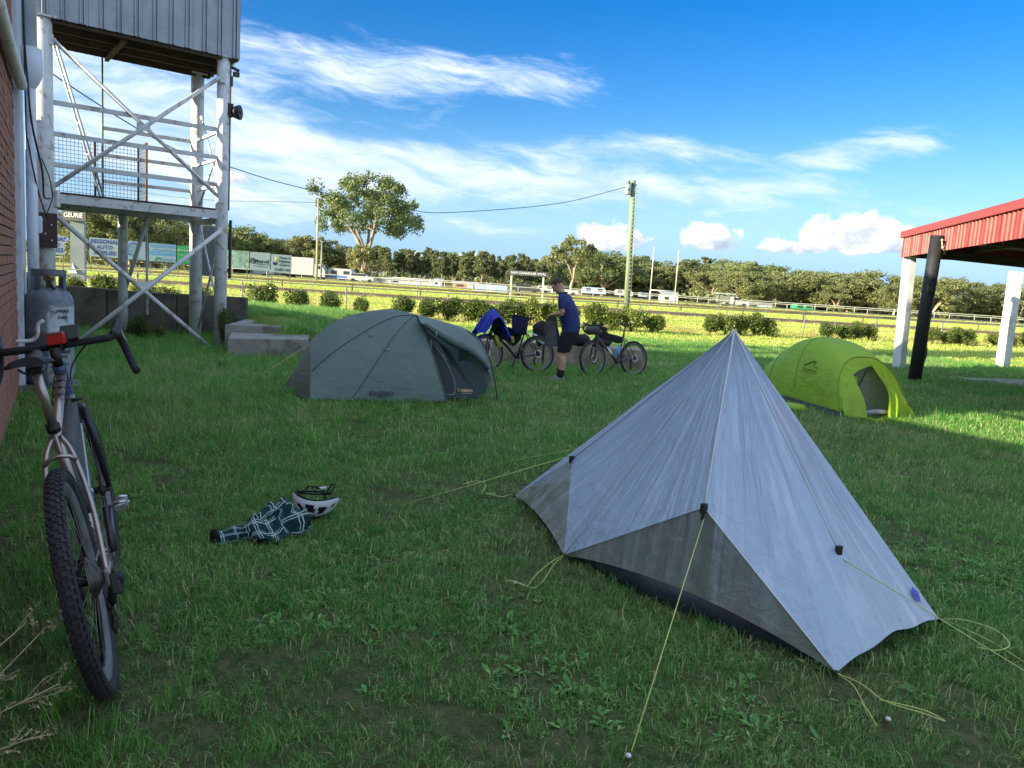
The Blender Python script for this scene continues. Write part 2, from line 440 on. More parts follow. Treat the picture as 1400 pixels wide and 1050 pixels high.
for i in range(5): wbox(b,10.64+i*.28,10.64+i*.28+.265,NW-.05,NW+.02+.01*(i%2),.02,HT-.12)
b.build('cladding_board',M_CLAD,club)
b=MB(); b.tube([wp(5.5,NW+.07,3.30),wp(8.2,NW+.07,3.33),wp(10.15,NW+.08,3.36)],.055,10); b.tube([wp(5.5,NW+.05,3.46),wp(10.15,NW+.05,3.50)],.035,8)
b.build('gutter_pipe',M_WHITE,club)
b=MB(); b.tube([wp(10.75,NW+.14,HT-.2),wp(10.75,NW+.14,3.9)],.075,12); b.lathe([(.075,3.9),(.12,3.88),(.13,3.6),(.09,3.5),(.06,3.45)],wp(10.75,NW+.14,0),14); b.tube([wp(10.75,NW+.14,3.45),wp(10.75,NW+.14,.1)],.055,12)
b.build('downpipe',M_CLAD,club)
b=MB(); b.tube(spline([wp(10.3,NW+.10,HT-.3),wp(10.32,NW+.10,4.2),wp(10.4,NW+.13,3.4),wp(10.5,NW+.16,3.0),wp(10.9,NW+.24,2.55),wp(11.6,NW+.24,2.3),wp(12.0,NW+.3,2.3)],6),.012,6)
b.tube(spline([wp(10.45,NW+.10,HT-.3),wp(10.45,NW+.10,3.2),wp(10.5,NW+.12,2.8),wp(10.8,NW+.2,2.3),wp(11.4,NW+.28,2.0)],6),.009,6)
b.build('cable',M_BLACK,club)
M_CONDUIT=mat('pink_conduit',(.45,.26,.22),.6,.15,6)
b=MB()
for k in range(3): b.tube([wp(12.08,NW-.02+.08*k,3.0-.1*k),wp(12.08,NW-.02+.08*k,.05)],.03,8)
b.build('conduit',M_CONDUIT,club)
b=MB(); b.box(wp(11.98,NW+.12,1.95),(.10,.18,.22),WROT,.02); b.build('junction_box',M_CLAD,club)
b=MB(); b.tube(spline([wp(9.6,NW,.65),wp(9.6,NW+.14,.66),wp(9.6,NW+.2,.72),wp(9.6,NW+.21,.83),wp(9.6,NW+.26,.88)],4),.02,8); b.build('tap_pipe',M_WHITE,club)

# unseen gabled wing and lean-to, added to shade the tower and retaining wall
b=MB(); n0,n1=NW-2.3,NW-8.3
b.poly([wp(11.9,n0,-.1),wp(17.3,n0,-.1),wp(17.3,n0,2.75),wp(11.9,n0,5.95)],wp(0,n1-n0,0)); b.build('shade_wing',M_BRICK,club)
b=MB(); b.poly([wp(11.8,n0+.25,6.10),wp(17.6,n0+.25,2.63),wp(17.6,n0+.25,2.72),wp(11.8,n0+.25,6.20)],wp(0,n1-n0-.5,0)); b.build('shade_wing_roof',M_ROOFG,club)
b=MB(); b.poly([wp(17.3,n0-.1,-.1),wp(21.5,n0-.1,-.1),wp(21.5,n0-.1,2.1),wp(17.3,n0-.1,2.5)],wp(0,-4,0)); b.build('shade_lean_to',M_BRICK,club)
# ---------------------------------------------------------------- steel judges' tower
TFL=V(-7.93,12.95,0); TFR=V(-5.66,14.70,0); TBR=V(-6.72,16.10,0); TBL=TFL+(TBR-TFR); TBM=vl(TBL,TBR,.52)
Z=lambda z: V(0,0,z)
tower=thing('viewing_tower','white steel viewing tower with ribbed metal cabin, cross braces and railings','tower',vl(TFL,TBR,.5))
M_TOWER=mat('tower_paint',(.60,.63,.66),.5,.10,4,.25,50,stain=(.22,.12,.065),stain_amt=.55,stain_scale=6.5,stain_edge=(.535,.63))
M_TIMBER=mat('dark_timber',(.065,.045,.033),.85,.35,5,.4,30,stretch=(1,1,6))
M_CLADM=mat('ribbed_sheet',(.30,.335,.37),.40,.10,2.5,.1,25,metal=.5,stain=(.25,.26,.27),stain_amt=.5,stain_scale=3.5)
for p,r,z in ((TFL,.150,5.36),(TFR,.112,5.36),(TBR,.125,5.36),(TBL,.11,5.36),(TBM,.088,2.42)):
    b=MB(); b.tube([p+Z(terrain(p.x,p.y)-.3),p+Z(2.4),p+Z(z)],r,16)
    if z>3: b.box(p+Z(z-.02),(r*2.4,r*2.4,.03),.7)
    b.build('post',M_TOWER,tower)
E_=(TFR-TFL).normalized(); D_=(TBR-TFR).normalized(); EL=(TFR-TFL).length; DL=(TBR-TFR).length
def tp(e,d,z): return TFL+E_*e+D_*d+Z(z)
# cabin of ribbed sheets
def ribbed(mb,a,b,z0,z1,pitch=.155,proud=.028,out=None,pair=False):
    """vertical rib cladding between two plan points"""
    L=(b-a).length; u=(b-a)/L; o=out; x=0; prof=[]
    while x<L and pair:
        prof+=[(x,0),(x+pitch*.56,0),(x+pitch*.60,proud),(x+pitch*.68,proud),(x+pitch*.72,0),(x+pitch*.80,0),(x+pitch*.84,proud),(x+pitch*.92,proud),(x+pitch*.96,0)]; x+=pitch
    while x<L:
        prof+=[(x,0),(x+pitch*.62,0),(x+pitch*.70,proud),(x+pitch*.92,proud)]; x+=pitch
    prof=[p for p in prof if p[0]<L]+[(L,0)]
    mb.grid([[a+u*p[0]+o*p[1]+Z(z) for p in prof] for z in (z0,z1)],False)
sheet=EL+.42; fa=TFL-E_*.17-D_*.13; n=4
outF=-D_
for i in range(n):
    a=fa+E_*(sheet*i/n); c=fa+E_*(sheet*(i+1)/n-.004)
    b=MB(); ribbed(b,a+outF*(.004*(i%2)),c+outF*(.004*(i%2)),5.33,8.2,.265,.035,outF,True); b.build('cladding_sheet',M_CLADM,tower)
sd=E_; fa2=fa+E_*sheet; b=MB(); ribbed(b,fa2,fa2+D_*(DL+.3),5.33,8.2,.265,.035,sd,True); b.build('cladding_sheet',M_CLADM,tower)
b=MB(); ribbed(b,fa+D_*(DL+.3),fa,5.33,8.2,.16,.03,-E_); ribbed(b,fa2+D_*(DL+.3),fa+D_*(DL+.3),5.33,8.2,.16,.03,D_); b.build('rear_cladding',M_CLADM,tower)
b=MB(); b.add([fa+Z(8.2)-E_*.2-D_*.2,fa2+Z(8.2)+E_*.2-D_*.2,fa2+D_*(DL+.5)+E_*.2+Z(8.0),fa+D_*(DL+.5)-E_*.2+Z(8.0)],[(0,1,2,3)]); b.build('roof',M_CLADM,tower)
for i in range(6):
    b=MB(); d0=-.10+i*(DL+.36)/6; d1=d0+(DL+.36)/6-.012
    b.poly([fa+E_*.04+D_*(d0+.12)+Z(5.40),fa+E_*(sheet-.04)+D_*(d0+.12)+Z(5.40),fa+E_*(sheet-.04)+D_*(d1+.12)+Z(5.40),fa+E_*.04+D_*(d1+.12)+Z(5.40)],(0,0,.03)); b.build('floor_board',M_TIMBER,tower)
for i in range(4):
    b=MB(); q=D_*(.06+i*(DL+.1)/3.2); b.beam(fa+E_*.05+q+Z(5.335),fa+E_*(sheet-.05)+q+Z(5.335),.05,.12); b.build('floor_joist',M_TIMBER,tower)
b=MB(); b.beam(fa+E_*sheet*.42+D_*.1+Z(5.25),fa+E_*sheet*.42+D_*(DL+.1)+Z(5.25),.06,.06); b.build('cross_joist',M_TIMBER,tower)
# platform
def beam(name,a,c,w,h,m=M_TOWER,par=tower):
    b=MB(); b.beam(a,c,w,h); return b.build(name,m,par)
beam('platform_beam',tp(.12,-.03,2.50),tp(EL-.05,-.03,2.50),.06,.15); beam('platform_beam',tp(.1,DL*.55,2.47),tp(EL-.1,DL*.55,2.47),.08,.14)
beam('platform_beam',tp(.1,DL,2.47),tp(EL-.1,DL,2.47),.08,.14); beam('platform_beam',tp(EL-.02,.1,2.40),tp(EL-.02,DL-.1,2.40),.12,.10)
beam('platform_beam',tp(.03,.1,2.47),tp(.03,DL-.1,2.47),.08,.12)
for i in range(9):
    d0=.02+i*(DL-.02)/9
    b=MB(); b.poly([tp(.10,d0,2.585),tp(EL-.08,d0,2.585),tp(EL-.08,d0+DL/9-.015,2.585),tp(.10,d0+DL/9-.015,2.585)],(0,0,.03)); b.build('deck_board',M_TIMBER,tower)
beam('bracket',tp(.14,-.05,2.36),tp(.14,-.05,2.62),.10,.14)
# railings
for z in (3.05,3.54,4.04):
    beam('rail',tp(.13,-.02,z),tp(EL-.08,-.02,z),.045,.075)
    beam('rail',tp(EL,.12,z+.01),tp(EL,DL-.12,z+.01),.05,.05)
    beam('rail',tp(EL*.40,DL+.02,z-.03),tp(EL-.1,DL+.02,z-.03),.04,.065)
b=MB(); b.tube([tp(EL*.40,DL,2.6),tp(EL*.40,DL,5.35)],.016,8); b.build('rod',M_DARKM,tower)
def brace(a,c,r=.035):
    b=MB(); b.tube([a,c],r,8)
    for p,q in((a,c),(c,a)):
        t=(q-p).normalized(); b.beam(p-t*.02,p+t*.22,.07,.012)
    return b.build('brace',M_TOWER,tower)
brace(tp(.10,-.07,5.05),tp(EL-.02,-.07,2.78)); brace(tp(.10,-.10,2.66),tp(EL-.06,-.10,4.98))
brace(tp(.10,-.09,2.26),tp(EL*.96,-.16,-.08),.04); brace(tp(.34,-.16,.02),tp(EL-.04,-.13,2.22),.04)
brace(tp(EL+.03,.05,2.3),tp(EL+.03,DL-.05,.15),.022); brace(tp(EL+.05,.05,.45),tp(EL+.05,DL-.05,2.4),.022)
brace(tp(EL+.03,.05,4.0),tp(EL+.03,DL-.05,2.7),.022); brace(tp(EL+.05,DL-.05,4.6),tp(EL+.05,.05,2.7),.022)
brace(TBM+Z(2.42)+E_*.35-D_*.55,TBM+Z(1.0)+E_*.05,.04); brace(TBM+Z(2.42)+E_*.42,TBM+Z(.5)+E_*.45,.025)
b=MB(); rot_=math.atan2(E_.y,E_.x)
for e,z in ((EL*.52,3.86),(EL*.53,1.13)): b.box(tp(e,-.115,z),(.22,.012,.12),rot_); [b.box(tp(e+dx,-.125,z+dz),(.018,.012,.018),rot_) for dx in(-.08,.08) for dz in(-.03,.03)]
for e,z in ((.10,5.0),(.10,2.68),(EL-.05,4.95),(EL-.05,2.8),(EL-.05,2.2),(.12,2.26)): b.box(tp(e,-.125,z),(.10,.012,.16),rot_); b.box(tp(e,-.135,z),(.022,.014,.022),rot_)
b.build('gusset_plate',M_TOWER,tower)
# steep ladder
b=MB(); la=tp(.20,.35,5.1); lb=tp(.98,.75,2.62); sidev=(lb-la).normalized().cross(V(0,0,1)).normalized()*.0+D_*.16
b.tube([la-sidev,lb-sidev],.022,6); b.tube([la+sidev,lb+sidev],.022,6)
for i in range(1,10): p=la.lerp(lb,i/10); b.tube([p-sidev,p+sidev],.014,6)
b.box(lb,(.18,.3,.06),.7); b.build('ladder',M_TOWER,tower)
# weldmesh balustrade
b=MB(); ma=tp(.1,DL+.05,0); mc=tp(EL*.62,DL+.05,0)
for i in range(27): p=ma.lerp(mc,i/26); b.tube([p+Z(2.62),p+Z(3.74)],.004,4)
for i in range(17): b.tube([ma+Z(2.62+i*.07),mc+Z(2.62+i*.07)],.004,4)
md=mc-D_*.75
for i in range(11): p=mc.lerp(md,i/10); b.tube([p+Z(2.62),p+Z(3.74)],.004,4)
for i in range(17): b.tube([mc+Z(2.62+i*.07),md+Z(2.62+i*.07)],.004,4)
b.build('mesh_panel',M_DARKM,tower)
b=MB()
for p,q in((ma,mc),(mc,md)): b.tube([p+Z(3.75),q+Z(3.75)],.018,6); b.tube([p+Z(2.63),q+Z(2.63)],.018,6)
for p in(ma,ma.lerp(mc,.55),mc,md): b.tube([p+Z(2.6),p+Z(3.76)],.022,6)
b.build('mesh_frame',M_RUST,tower)
# fittings
M_MAROON=mat('maroon_box',(.05,.022,.028),.45,.2,6)
b=MB(); b.box(TFL-D_*.19+E_*.02+Z(1.96),(.27,.11,.56),math.atan2(E_.y,E_.x),.012); b.box(TFL-D_*.25+E_*.02+Z(1.96),(.20,.02,.34),math.atan2(E_.y,E_.x))
mb_=b.build('meter_box',M_MAROON,tower)
b=MB()
for dx,z in((-.06,2.12),(.07,2.05),(.07,1.8),(-.02,1.9)): b.box(TFL-D_*.27+E_*dx+Z(z),(.022,.02,.022),.7)
b.build('breaker',M_WHITE,mb_)
b=MB(); b.box(TFR+E_*.10-D_*.03+Z(4.42),(.12,.13,.24),.72,.01); b.build('lamp_bracket',M_BLACK,tower)
b=MB(); b.lathe([(.02,-.10),(.09,-.09),(.125,0),(.135,.05),(.12,.06),(.03,.045)],TFR+E_*.24-D_*.08+Z(4.40),18,'X'); b.build('floodlight',M_BLACK,tower)
b=MB(); b.tube([TFR+E_*.08+Z(5.22),TFR+E_*.28+Z(5.16)],.03,8); b.box(TFR+E_*.22-D_*.03+Z(5.08),(.10,.08,.08),.7); b.box(TFR+E_*.14+Z(4.95),(.05,.05,.18),.7); b.build('insulator',M_DARKM,tower)
b=MB(); b.tube([TFR+E_*.125+Z(5.3),TFR+E_*.125+Z(2.6)],.02,6); b.build('conduit',mat('rusty_conduit',(.25,.13,.08),.7,.3,8),tower)
M_PANELG=mat('grey_panel',(.27,.29,.31),.5,.08,2)
b=MB(); b.beam(V(-6.80,16.22,1.84),V(-6.12,16.22,1.84),.04,1.02); pn=b.build('back_panel',M_PANELG,tower)
beam('panel_edge',V(-6.05,16.2,1.30),V(-6.05,16.2,2.50),.05,.05,M_DARKM)
b=MB(); b.tube(spline([TFL-D_*.2+Z(3.1)-E_*.05,TFL-D_*.26+Z(2.8)+E_*.05,TFL-D_*.22+Z(2.5)+E_*.09,TFL-D_*.2+Z(2.24)+E_*.02],6),.010,6); b.build('cable',M_BLACK,tower)

# ---------------------------------------------------------------- retaining wall and concrete steps
rw=thing('retaining_wall','grey stained concrete panel retaining wall behind the tower legs','wall',(-8,16.45,0))
edges=[-16,-12.4,-10.2,-8.74,-7.24,-6.32,-5.75]
for i in range(len(edges)-1):
    a,c=edges[i]+.012,edges[i+1]-.012
    b=MB(); b.box(((a+c)/2,16.45+.01*(i%2),.35+.008*(i%3)),(c-a,.12,1.1),None,.012); b.build('wall_panel',M_CONC,rw)
for x in edges[2:-1]:
    b=MB(); b.box((x,16.50,.34),(.06,.12,1.06)); b.build('wall_post',M_DARKM,rw)
M_STEPC=mat('step_concrete',(.27,.27,.25),.9,.14,3,.35,45,stain=(.11,.105,.09),stain_amt=.7,stain_scale=2.2)
st=thing('concrete_steps','two low concrete step slabs beside the tower leg','steps',(-4.4,13.8,0))
b=MB(); b.poly([(-4.90,13.08,-.1),(-3.74,13.78,-.1),(-3.95,14.75,-.1),(-5.3,14.35,-.1)],(0,0,.44)); b.build('slab',M_STEPC,st)
b=MB(); b.poly([(-5.42,14.32,-.1),(-4.55,14.72,-.1),(-4.62,16.1,-.1),(-5.72,16.36,-.1)],(0,0,.57)); b.build('slab',M_STEPC,st)

# ---------------------------------------------------------------- gas cylinder
gc=V(-5.40,8.88,.13)
GS=.905
gas=thing('gas_cylinder','big dented grey gas cylinder with flaking white label against the white wall corner','gas cylinder',gc)
M_GAS=bpy.data.materials.new('gas_paint'); M_GAS.use_nodes=True
w=NT(M_GAS.node_tree); bs=w.n['Principled BSDF']; ob=w.new('ShaderNodeTexCoord').outputs['Object']; ox,oy,oz=w.sep(ob)
nz=w.noise(ob,7,6,.7,.4); gcol=w.mix(w.ss(nz,.35,.65),(.11,.14,.175),(.19,.23,.28))
patch=w.m('MULTIPLY',w.ss(w.m('ADD',w.m('MULTIPLY_ADD',ox,.856,w.m('MULTIPLY',oy,.517)),w.m('MULTIPLY',nz,.07)),.0,.03),w.ss(w.m('ADD',oz,w.m('MULTIPLY',nz,.12)),.95,.91))
gcol=w.mix(w.m('MULTIPLY',patch,w.ss(w.noise(ob,12,6,.75),.38,.5)),gcol,(.40,.44,.48))
w.l.new(gcol,bs.inputs['Base Color']); bs.inputs['Roughness'].default_value=.5; bs.inputs['Metallic'].default_value=.2
b=MB(); rr=.25
b.lathe([(q,h*GS) for q,h in [(.0,-.05),(rr*.9,-.05),(rr*.92,.04),(rr,.10),(rr,.60),(rr+.006,.61),(rr+.006,.64),(rr,.65),(rr,.97),(rr*.985,1.02),(rr*.93,1.08),(rr*.80,1.135),(rr*.55,1.17),(.06,1.19),(0,1.19)]],gc,36)
b.build('tank',M_GAS,gas)
b=MB(); prof=[]
for k in range(31):
    a=R(-210+k*300/30+60); prof.append(V(math.cos(a),math.sin(a),0))
prof=[V(math.cos(2*PI*k/36),math.sin(2*PI*k/36),0) for k in range(36)]
b.grid([[gc+p*(q*.79)+Z(z*GS) for p in prof] for q,z in ((.222,1.33),(.226,1.41),(.214,1.41),(.214,1.33),(.222,1.33))],True,True)
for a0 in(-118,-5,62,150,205):
    ps=[V(math.cos(R(a0+k*6)),math.sin(R(a0+k*6)),0) for k in range(5)]
    b.grid([[gc+p*(q*.79)+Z(z*GS) for p in ps] for q,z in ((.222,1.10),(.222,1.335),(.212,1.335),(.212,1.10))],True); b.build('collar',mat('collar_grey',(.22,.25,.27),.5,.2,8,metal=.3),gas)
b=MB(); b.box(gc+Z(-.09),(.62,.62,.10),WROT,.01); b.build('foot_pad',M_CONC,gas)
b=MB(); b.tube([gc+Z(1.17*GS),gc+Z(1.33*GS)],.03,10); b.ball(gc+Z(1.30*GS),(.06,.045,.05)); b.build('valve',mat('brass',(.42,.27,.06),.35,.2,10,metal=.7),gas)
b=MB(); b.tube(spline([gc+Z(1.17)+V(.04,-.05,0),gc+V(.08,-.12,1.14),gc+V(.15,-.15,1.06)],5),.018,8); b.ring(.05,.012,gc+Z(1.22),'Z',20,6); b.build('hose',M_BLACK,gas)
ang=R(-62)
for i,(t,z) in enumerate((('VAPOUR',.90),('STAND',.82),('',.70),('',.55),('',.50),('KEEP',.44),('CYLINDER',.38),('COOL',.32))):
    a=R(-27 if i!=2 else -20); nn=V(math.cos(a),math.sin(a),0)
    if not t:
        b=MB()
        for k in range(5): a2=a+(k-2)*.07; n2=V(math.cos(a2),math.sin(a2),0); b.beam(gc+n2*(rr+.004)+Z(z*GS-.018+.01*(k%2)),gc+n2*(rr+.004)+Z(z*GS+.018-.01*(k%3)),.014,.004)
        b.build('worn_lettering',M_BLACK if i!=2 else mat('faded_purple',(.12,.08,.25)),gas); continue
    text('stencil_lettering',t,.050,gc+nn*(rr+.004)+Z(z*GS),V(-math.sin(a),math.cos(a),0),(0,0,1),M_BLACK if i!=2 else mat('faded_purple',(.12,.08,.25)),gas,'CENTER',.75)

# ---------------------------------------------------------------- shed on the right
shed=thing('open_shed','open sided shed with red ribbed fascia on white posts','shed',(12,18,0))
M_RED=mat('red_sheet',(.235,.034,.032),.45,.08,1.5,.1,20,stain=(.30,.075,.065),stain_amt=.5,stain_scale=1.6)
M_REDT=mat('red_capping',(.27,.045,.04),.4,.06,2)
SU=V(9.72-8.28,19.97-13.0,0).normalized(); SP0=V(9.74,19.97,0)   # along the fascia, away from the camera
SOUT=V(-SU.y,SU.x,0)
def sp(a,o,z): return SP0+SU*a+SOUT*o+Z(z)
for i in range(18):
    a1=-i*.76; a0=a1-.755
    b=MB(); ribbed(b,sp(a1,.004*(i%2),0),sp(a0,.004*(i%2),0),2.87,3.37,.19,.03,SOUT); b.build('fascia_sheet',M_RED,shed)
b=MB(); b.beam(sp(.1,.03,3.44),sp(-14,.03,3.44),.10,.16); b.build('roof_capping',M_REDT,shed)
b=MB(); b.beam(sp(.06,0,3.12),sp(.06,-7.0,3.12),.05,.50); b.build('end_fascia',M_RED,shed)
M_ZINC=mat('zinc_roof',(.45,.46,.45),.5,.1,2,metal=.3)
b=MB(); rows=[]
for i in range(40):
    a=.05-i*.36; rows.append([sp(a,-.03,3.34+.02*(i%2)),sp(a,-7.2,2.90+.02*(i%2))])
b.grid(rows,False); b.build('roof',M_ZINC,shed)
for i in range(6):
    b=MB(); o=-.35-i*1.25; b.beam(sp(0,o,3.22-.062*(-o)),sp(-14,o,3.22-.062*(-o)),.07,.12); b.build('purlin',M_TIMBER if i%2 else M_GALV,shed)
for a in(-.15,-4.8,-9.5):
    b=MB(); b.beam(sp(a,-.1,3.02),sp(a,-7,2.62),.09,.2); b.build('rafter',M_TIMBER,shed)
b=MB(); b.beam(sp(-.1,-7.05,2.72),sp(-14,-7.05,2.72),.08,.26); b.beam(sp(-.1,-3.4,2.83),sp(-5,-3.4,2.83),.06,.10); b.build('rear_beam',mat('cream_beam',(.42,.38,.28),.7,.1,4),shed)
M_POSTW=mat('post_white',(.62,.64,.67),.6,.10,4,.3,40,stain=(.36,.35,.33),stain_amt=.5,stain_scale=3)
b=MB(); b.beam(V(10.02,19.95,-.2),V(9.95,20.0,2.90),.30,.16,(1,.2,0)); b.build('post',M_POSTW,shed)
b=MB(); b.beam(V(14.62,23.0,-.2),V(14.62,23.0,2.86),.32,.22,(1,.2,0)); b.build('post',M_POSTW,shed)
for (a,o) in((-9.2,.0),(-14,.0),(-9.2,-7.0),(-14,-7.0)):
    p=sp(a,o-.1,0); b=MB(); b.beam(p+Z(-.2),p+Z(2.86),.28,.18,(1,.2,0)); b.build('post',M_POSTW,shed)
bp=thing('black_pole','black painted pole leaning beside the red fascia','pole',(8.9,16.9,0))
b=MB(); b.tube([V(8.86,16.9,-.2),V(8.90,16.9,1.6),V(8.94,16.9,3.18)],.135,14); b.build('shaft',mat('black_pole_paint',(.018,.018,.022),.55,.3,6,.3,30),bp)
b=MB(); b.box((9.10,16.9,2.93),(.09,.13,.27),.2,.01); b.build('switch_box',M_BLACK,bp)
b=MB(); b.tube([V(8.97,16.75,3.10),V(9.0,16.74,2.88)],.016,6); b.ball((8.97,16.74,3.08),.03); b.ball((9.0,16.73,2.92),.035); b.build('hook',mat('pale_hook',(.45,.42,.34),.5,.2,8,metal=.5),bp)
b=MB(); b.box((8.86,16.76,2.05),(.12,.05,.16),.2,.01); b.tube([V(8.85,16.75,2.14),V(8.92,16.75,2.16),V(8.94,16.76,2.05)],.013,6); b.build('latch',M_DARKM,bp)
# ---------------------------------------------------------------- foliage
def leaf_quad(mb,c,s,rng,asp=.5,up=.3):
    n=V(rng.gauss(0,1),rng.gauss(0,1),rng.gauss(0,1)+up)
    n=n.normalized() if n.length>1e-6 else V(0,0,1)
    x=n.orthogonal().normalized(); y=n.cross(x); a=rng.uniform(0,6.28)
    u=(x*math.cos(a)+y*math.sin(a))*s; v=(y*math.cos(a)-x*math.sin(a))*s*asp
    mb.add([c-u,c-v*.9,c+u,c+v],[(0,1,2,3)])
def gum(rng,H,Wd,trunk_h,nl,ls,clumps,lean=0,spread=1.0,low=False,pine=False,cr=1.0):
    """returns (trunk builder, crown builder) of a tree H tall and Wd wide standing at the origin"""
    t=MB(); c=MB(); cl=[]
    r0=H*.028
    if pine:
        t.tube([V(0,0,-.3),V(.1,0,H*.5),V(0,.1,H*.95)],[r0*.8,r0*.55,r0*.1],7)
        for k in range(clumps):
            f=rng.uniform(.22,1)**.8; z=H*f; rad=Wd*.5*(1-f*.72)*rng.uniform(.3,1.0); a=rng.uniform(0,6.28)
            cl.append((V(rad*math.cos(a),rad*math.sin(a),z),Wd*.13*(1.25-f*.6)))
    else:
        top=V(lean,0,trunk_h)
        t.tube([V(0,0,-.3),V(lean*.3,.05,trunk_h*.5),top],[r0*1.35,r0,r0*.8],8)
        nlimb=rng.randint(4,6)
        for i in range(nlimb):
            a=6.28*i/nlimb+rng.uniform(-.5,.5); out=Wd*.5*rng.uniform(.45,.95)*spread; hh=H*rng.uniform(.62,1.0) if i else H*.97
            if not i: out*=.35
            e=V(lean+out*math.cos(a),out*math.sin(a),max(trunk_h*1.1,hh-.08*H-(out/Wd)**2*H*.35))
            m1=top.lerp(e,.35)+V(rng.uniform(-.4,.4),rng.uniform(-.4,.4),H*.03); m2=top.lerp(e,.7)+V(rng.uniform(-.5,.5),rng.uniform(-.5,.5),H*.04)
            t.tube(spline([top-V(0,0,.3),m1,m2,e],4),[r0*.62*(1-.8*k/12) for k in range(13)],6)
            for q in range(3):
                s=m1.lerp(e,rng.uniform(.15,.8)); d=V(rng.gauss(0,1),rng.gauss(0,1),abs(rng.gauss(0,.6))).normalized()*Wd*rng.uniform(.10,.22)
                t.tube([s,s+d*.5+V(0,0,.15),s+d],[r0*.25,r0*.15,r0*.05],5)
                cl.append((s+d,Wd*rng.uniform(.06,.11)))
            cl.append((e,Wd*rng.uniform(.08,.12)))
        while len(cl)<clumps:
            a=rng.uniform(0,6.28); u=rng.uniform(-.25 if not low else -.95,1); rr=math.sqrt(max(0,1-u*u))*rng.uniform(.55,1.0)
            zc=trunk_h+(H-trunk_h)*.42; p=V(lean*.8+Wd*.46*rr*math.cos(a),Wd*.46*rr*math.sin(a),zc+(H-zc)*.9*u)
            cl.append((p,Wd*rng.uniform(.055,.10)))
    cl=[(p,r*cr) for p,r in cl]
    per=max(4,nl//len(cl))
    for (p,r) in cl:
        for k in range(per):
            d=V(rng.gauss(0,1),rng.gauss(0,1),rng.gauss(0,.75)); d=d.normalized()*r*rng.random()**.45
            leaf_quad(c,p+d,ls*rng.uniform(.6,1.3),rng,.55)
    return t,c
M_BARK=mat('gum_bark',(.33,.27,.21),.85,.3,1.2,.4,12,stain=(.16,.12,.09),stain_amt=.6,stain_scale=.8,stretch=(1,1,.3))
M_LEAF=leaf_mat('gum_leaf',((.105,.155,.05),(.18,.235,.08),(.27,.31,.13)),.30,.35)
M_LEAF2=leaf_mat('pine_leaf',((.09,.125,.055),(.15,.18,.075),(.20,.22,.095)),.25,.35)
M_LEAF3=leaf_mat('olive_leaf',((.125,.16,.06),(.20,.23,.09),(.28,.29,.13)),.30,.4)
# the big gum and its small neighbour
rng=random.Random(11)
t=thing('gum_tree','tallest spreading gum tree, standing alone left of centre beyond the oval','tree',(-30.2,150,0))
tr,cr=gum(rng,20.6,22.5,5.0,19000,.27,125,.6,1.0,False,False,.80)
tr.build('trunk',M_BARK,t,True); cr.build('crown',M_LEAF,t,True)
t=thing('small_tree','small round pale green tree at the foot of the tallest gum','tree',(-29.0,143,0))
tr,cr=gum(rng,6.6,8.2,1.7,5000,.21,38,0,1,True); tr.build('trunk',M_BARK,t,True); cr.build('crown',M_LEAF3,t,True)
t=thing('gum_tree','leaning double crowned gum tree behind the oval name sign','tree',(9.2,138,0))
tr,cr=gum(rng,10.6,10.8,3.0,7500,.21,56,.5,1.0,False,False,.85); tr.build('trunk',M_BARK,t,True); cr.build('crown',M_LEAF3,t,True)
# tree line: a few patterns, every tree an object
pats=[]
for k in range(5):
    H=9; tr,cr=gum(rng,9,9.5+k*.5,1.3+.2*k,8200,.19,62,rng.uniform(-.6,.6),1,True)
    pats.append((tr.mesh('trunk',M_BARK),cr.mesh('crown',M_LEAF if k%2 else M_LEAF3)))
for k in range(4):
    tr,cr=gum(rng,9,4.8,2.0,4600,.18,60,0,pine=True); pats.append((tr.mesh('trunk',M_BARK),cr.mesh('crown',M_LEAF2)))
ORD='leftmost,second from left,third from left,fourth from left,fifth from left,sixth from left,seventh from left,eighth from left,ninth from left,tenth from left,eleventh from left,twelfth from left,thirteenth from left,fourteenth from left,fifteenth from left,sixteenth from left,seventeenth from left'.split(',')
def tree(x,y,h,wf,k,label,group):
    t=thing('gum_tree' if k<5 else 'pine_tree',label,'tree',(x,y,0),group,rng.uniform(0,6.28))
    s=h/9
    for me,nm in zip(pats[k],('trunk','crown')): place(me,nm,t,(0,0,0),(0,0,0),(s*wf,s*wf,s))
    return t
px2x=lambda px,y:(px-700)/1050*y     # bearing to metres, used only to spread the rows evenly
rows=[]
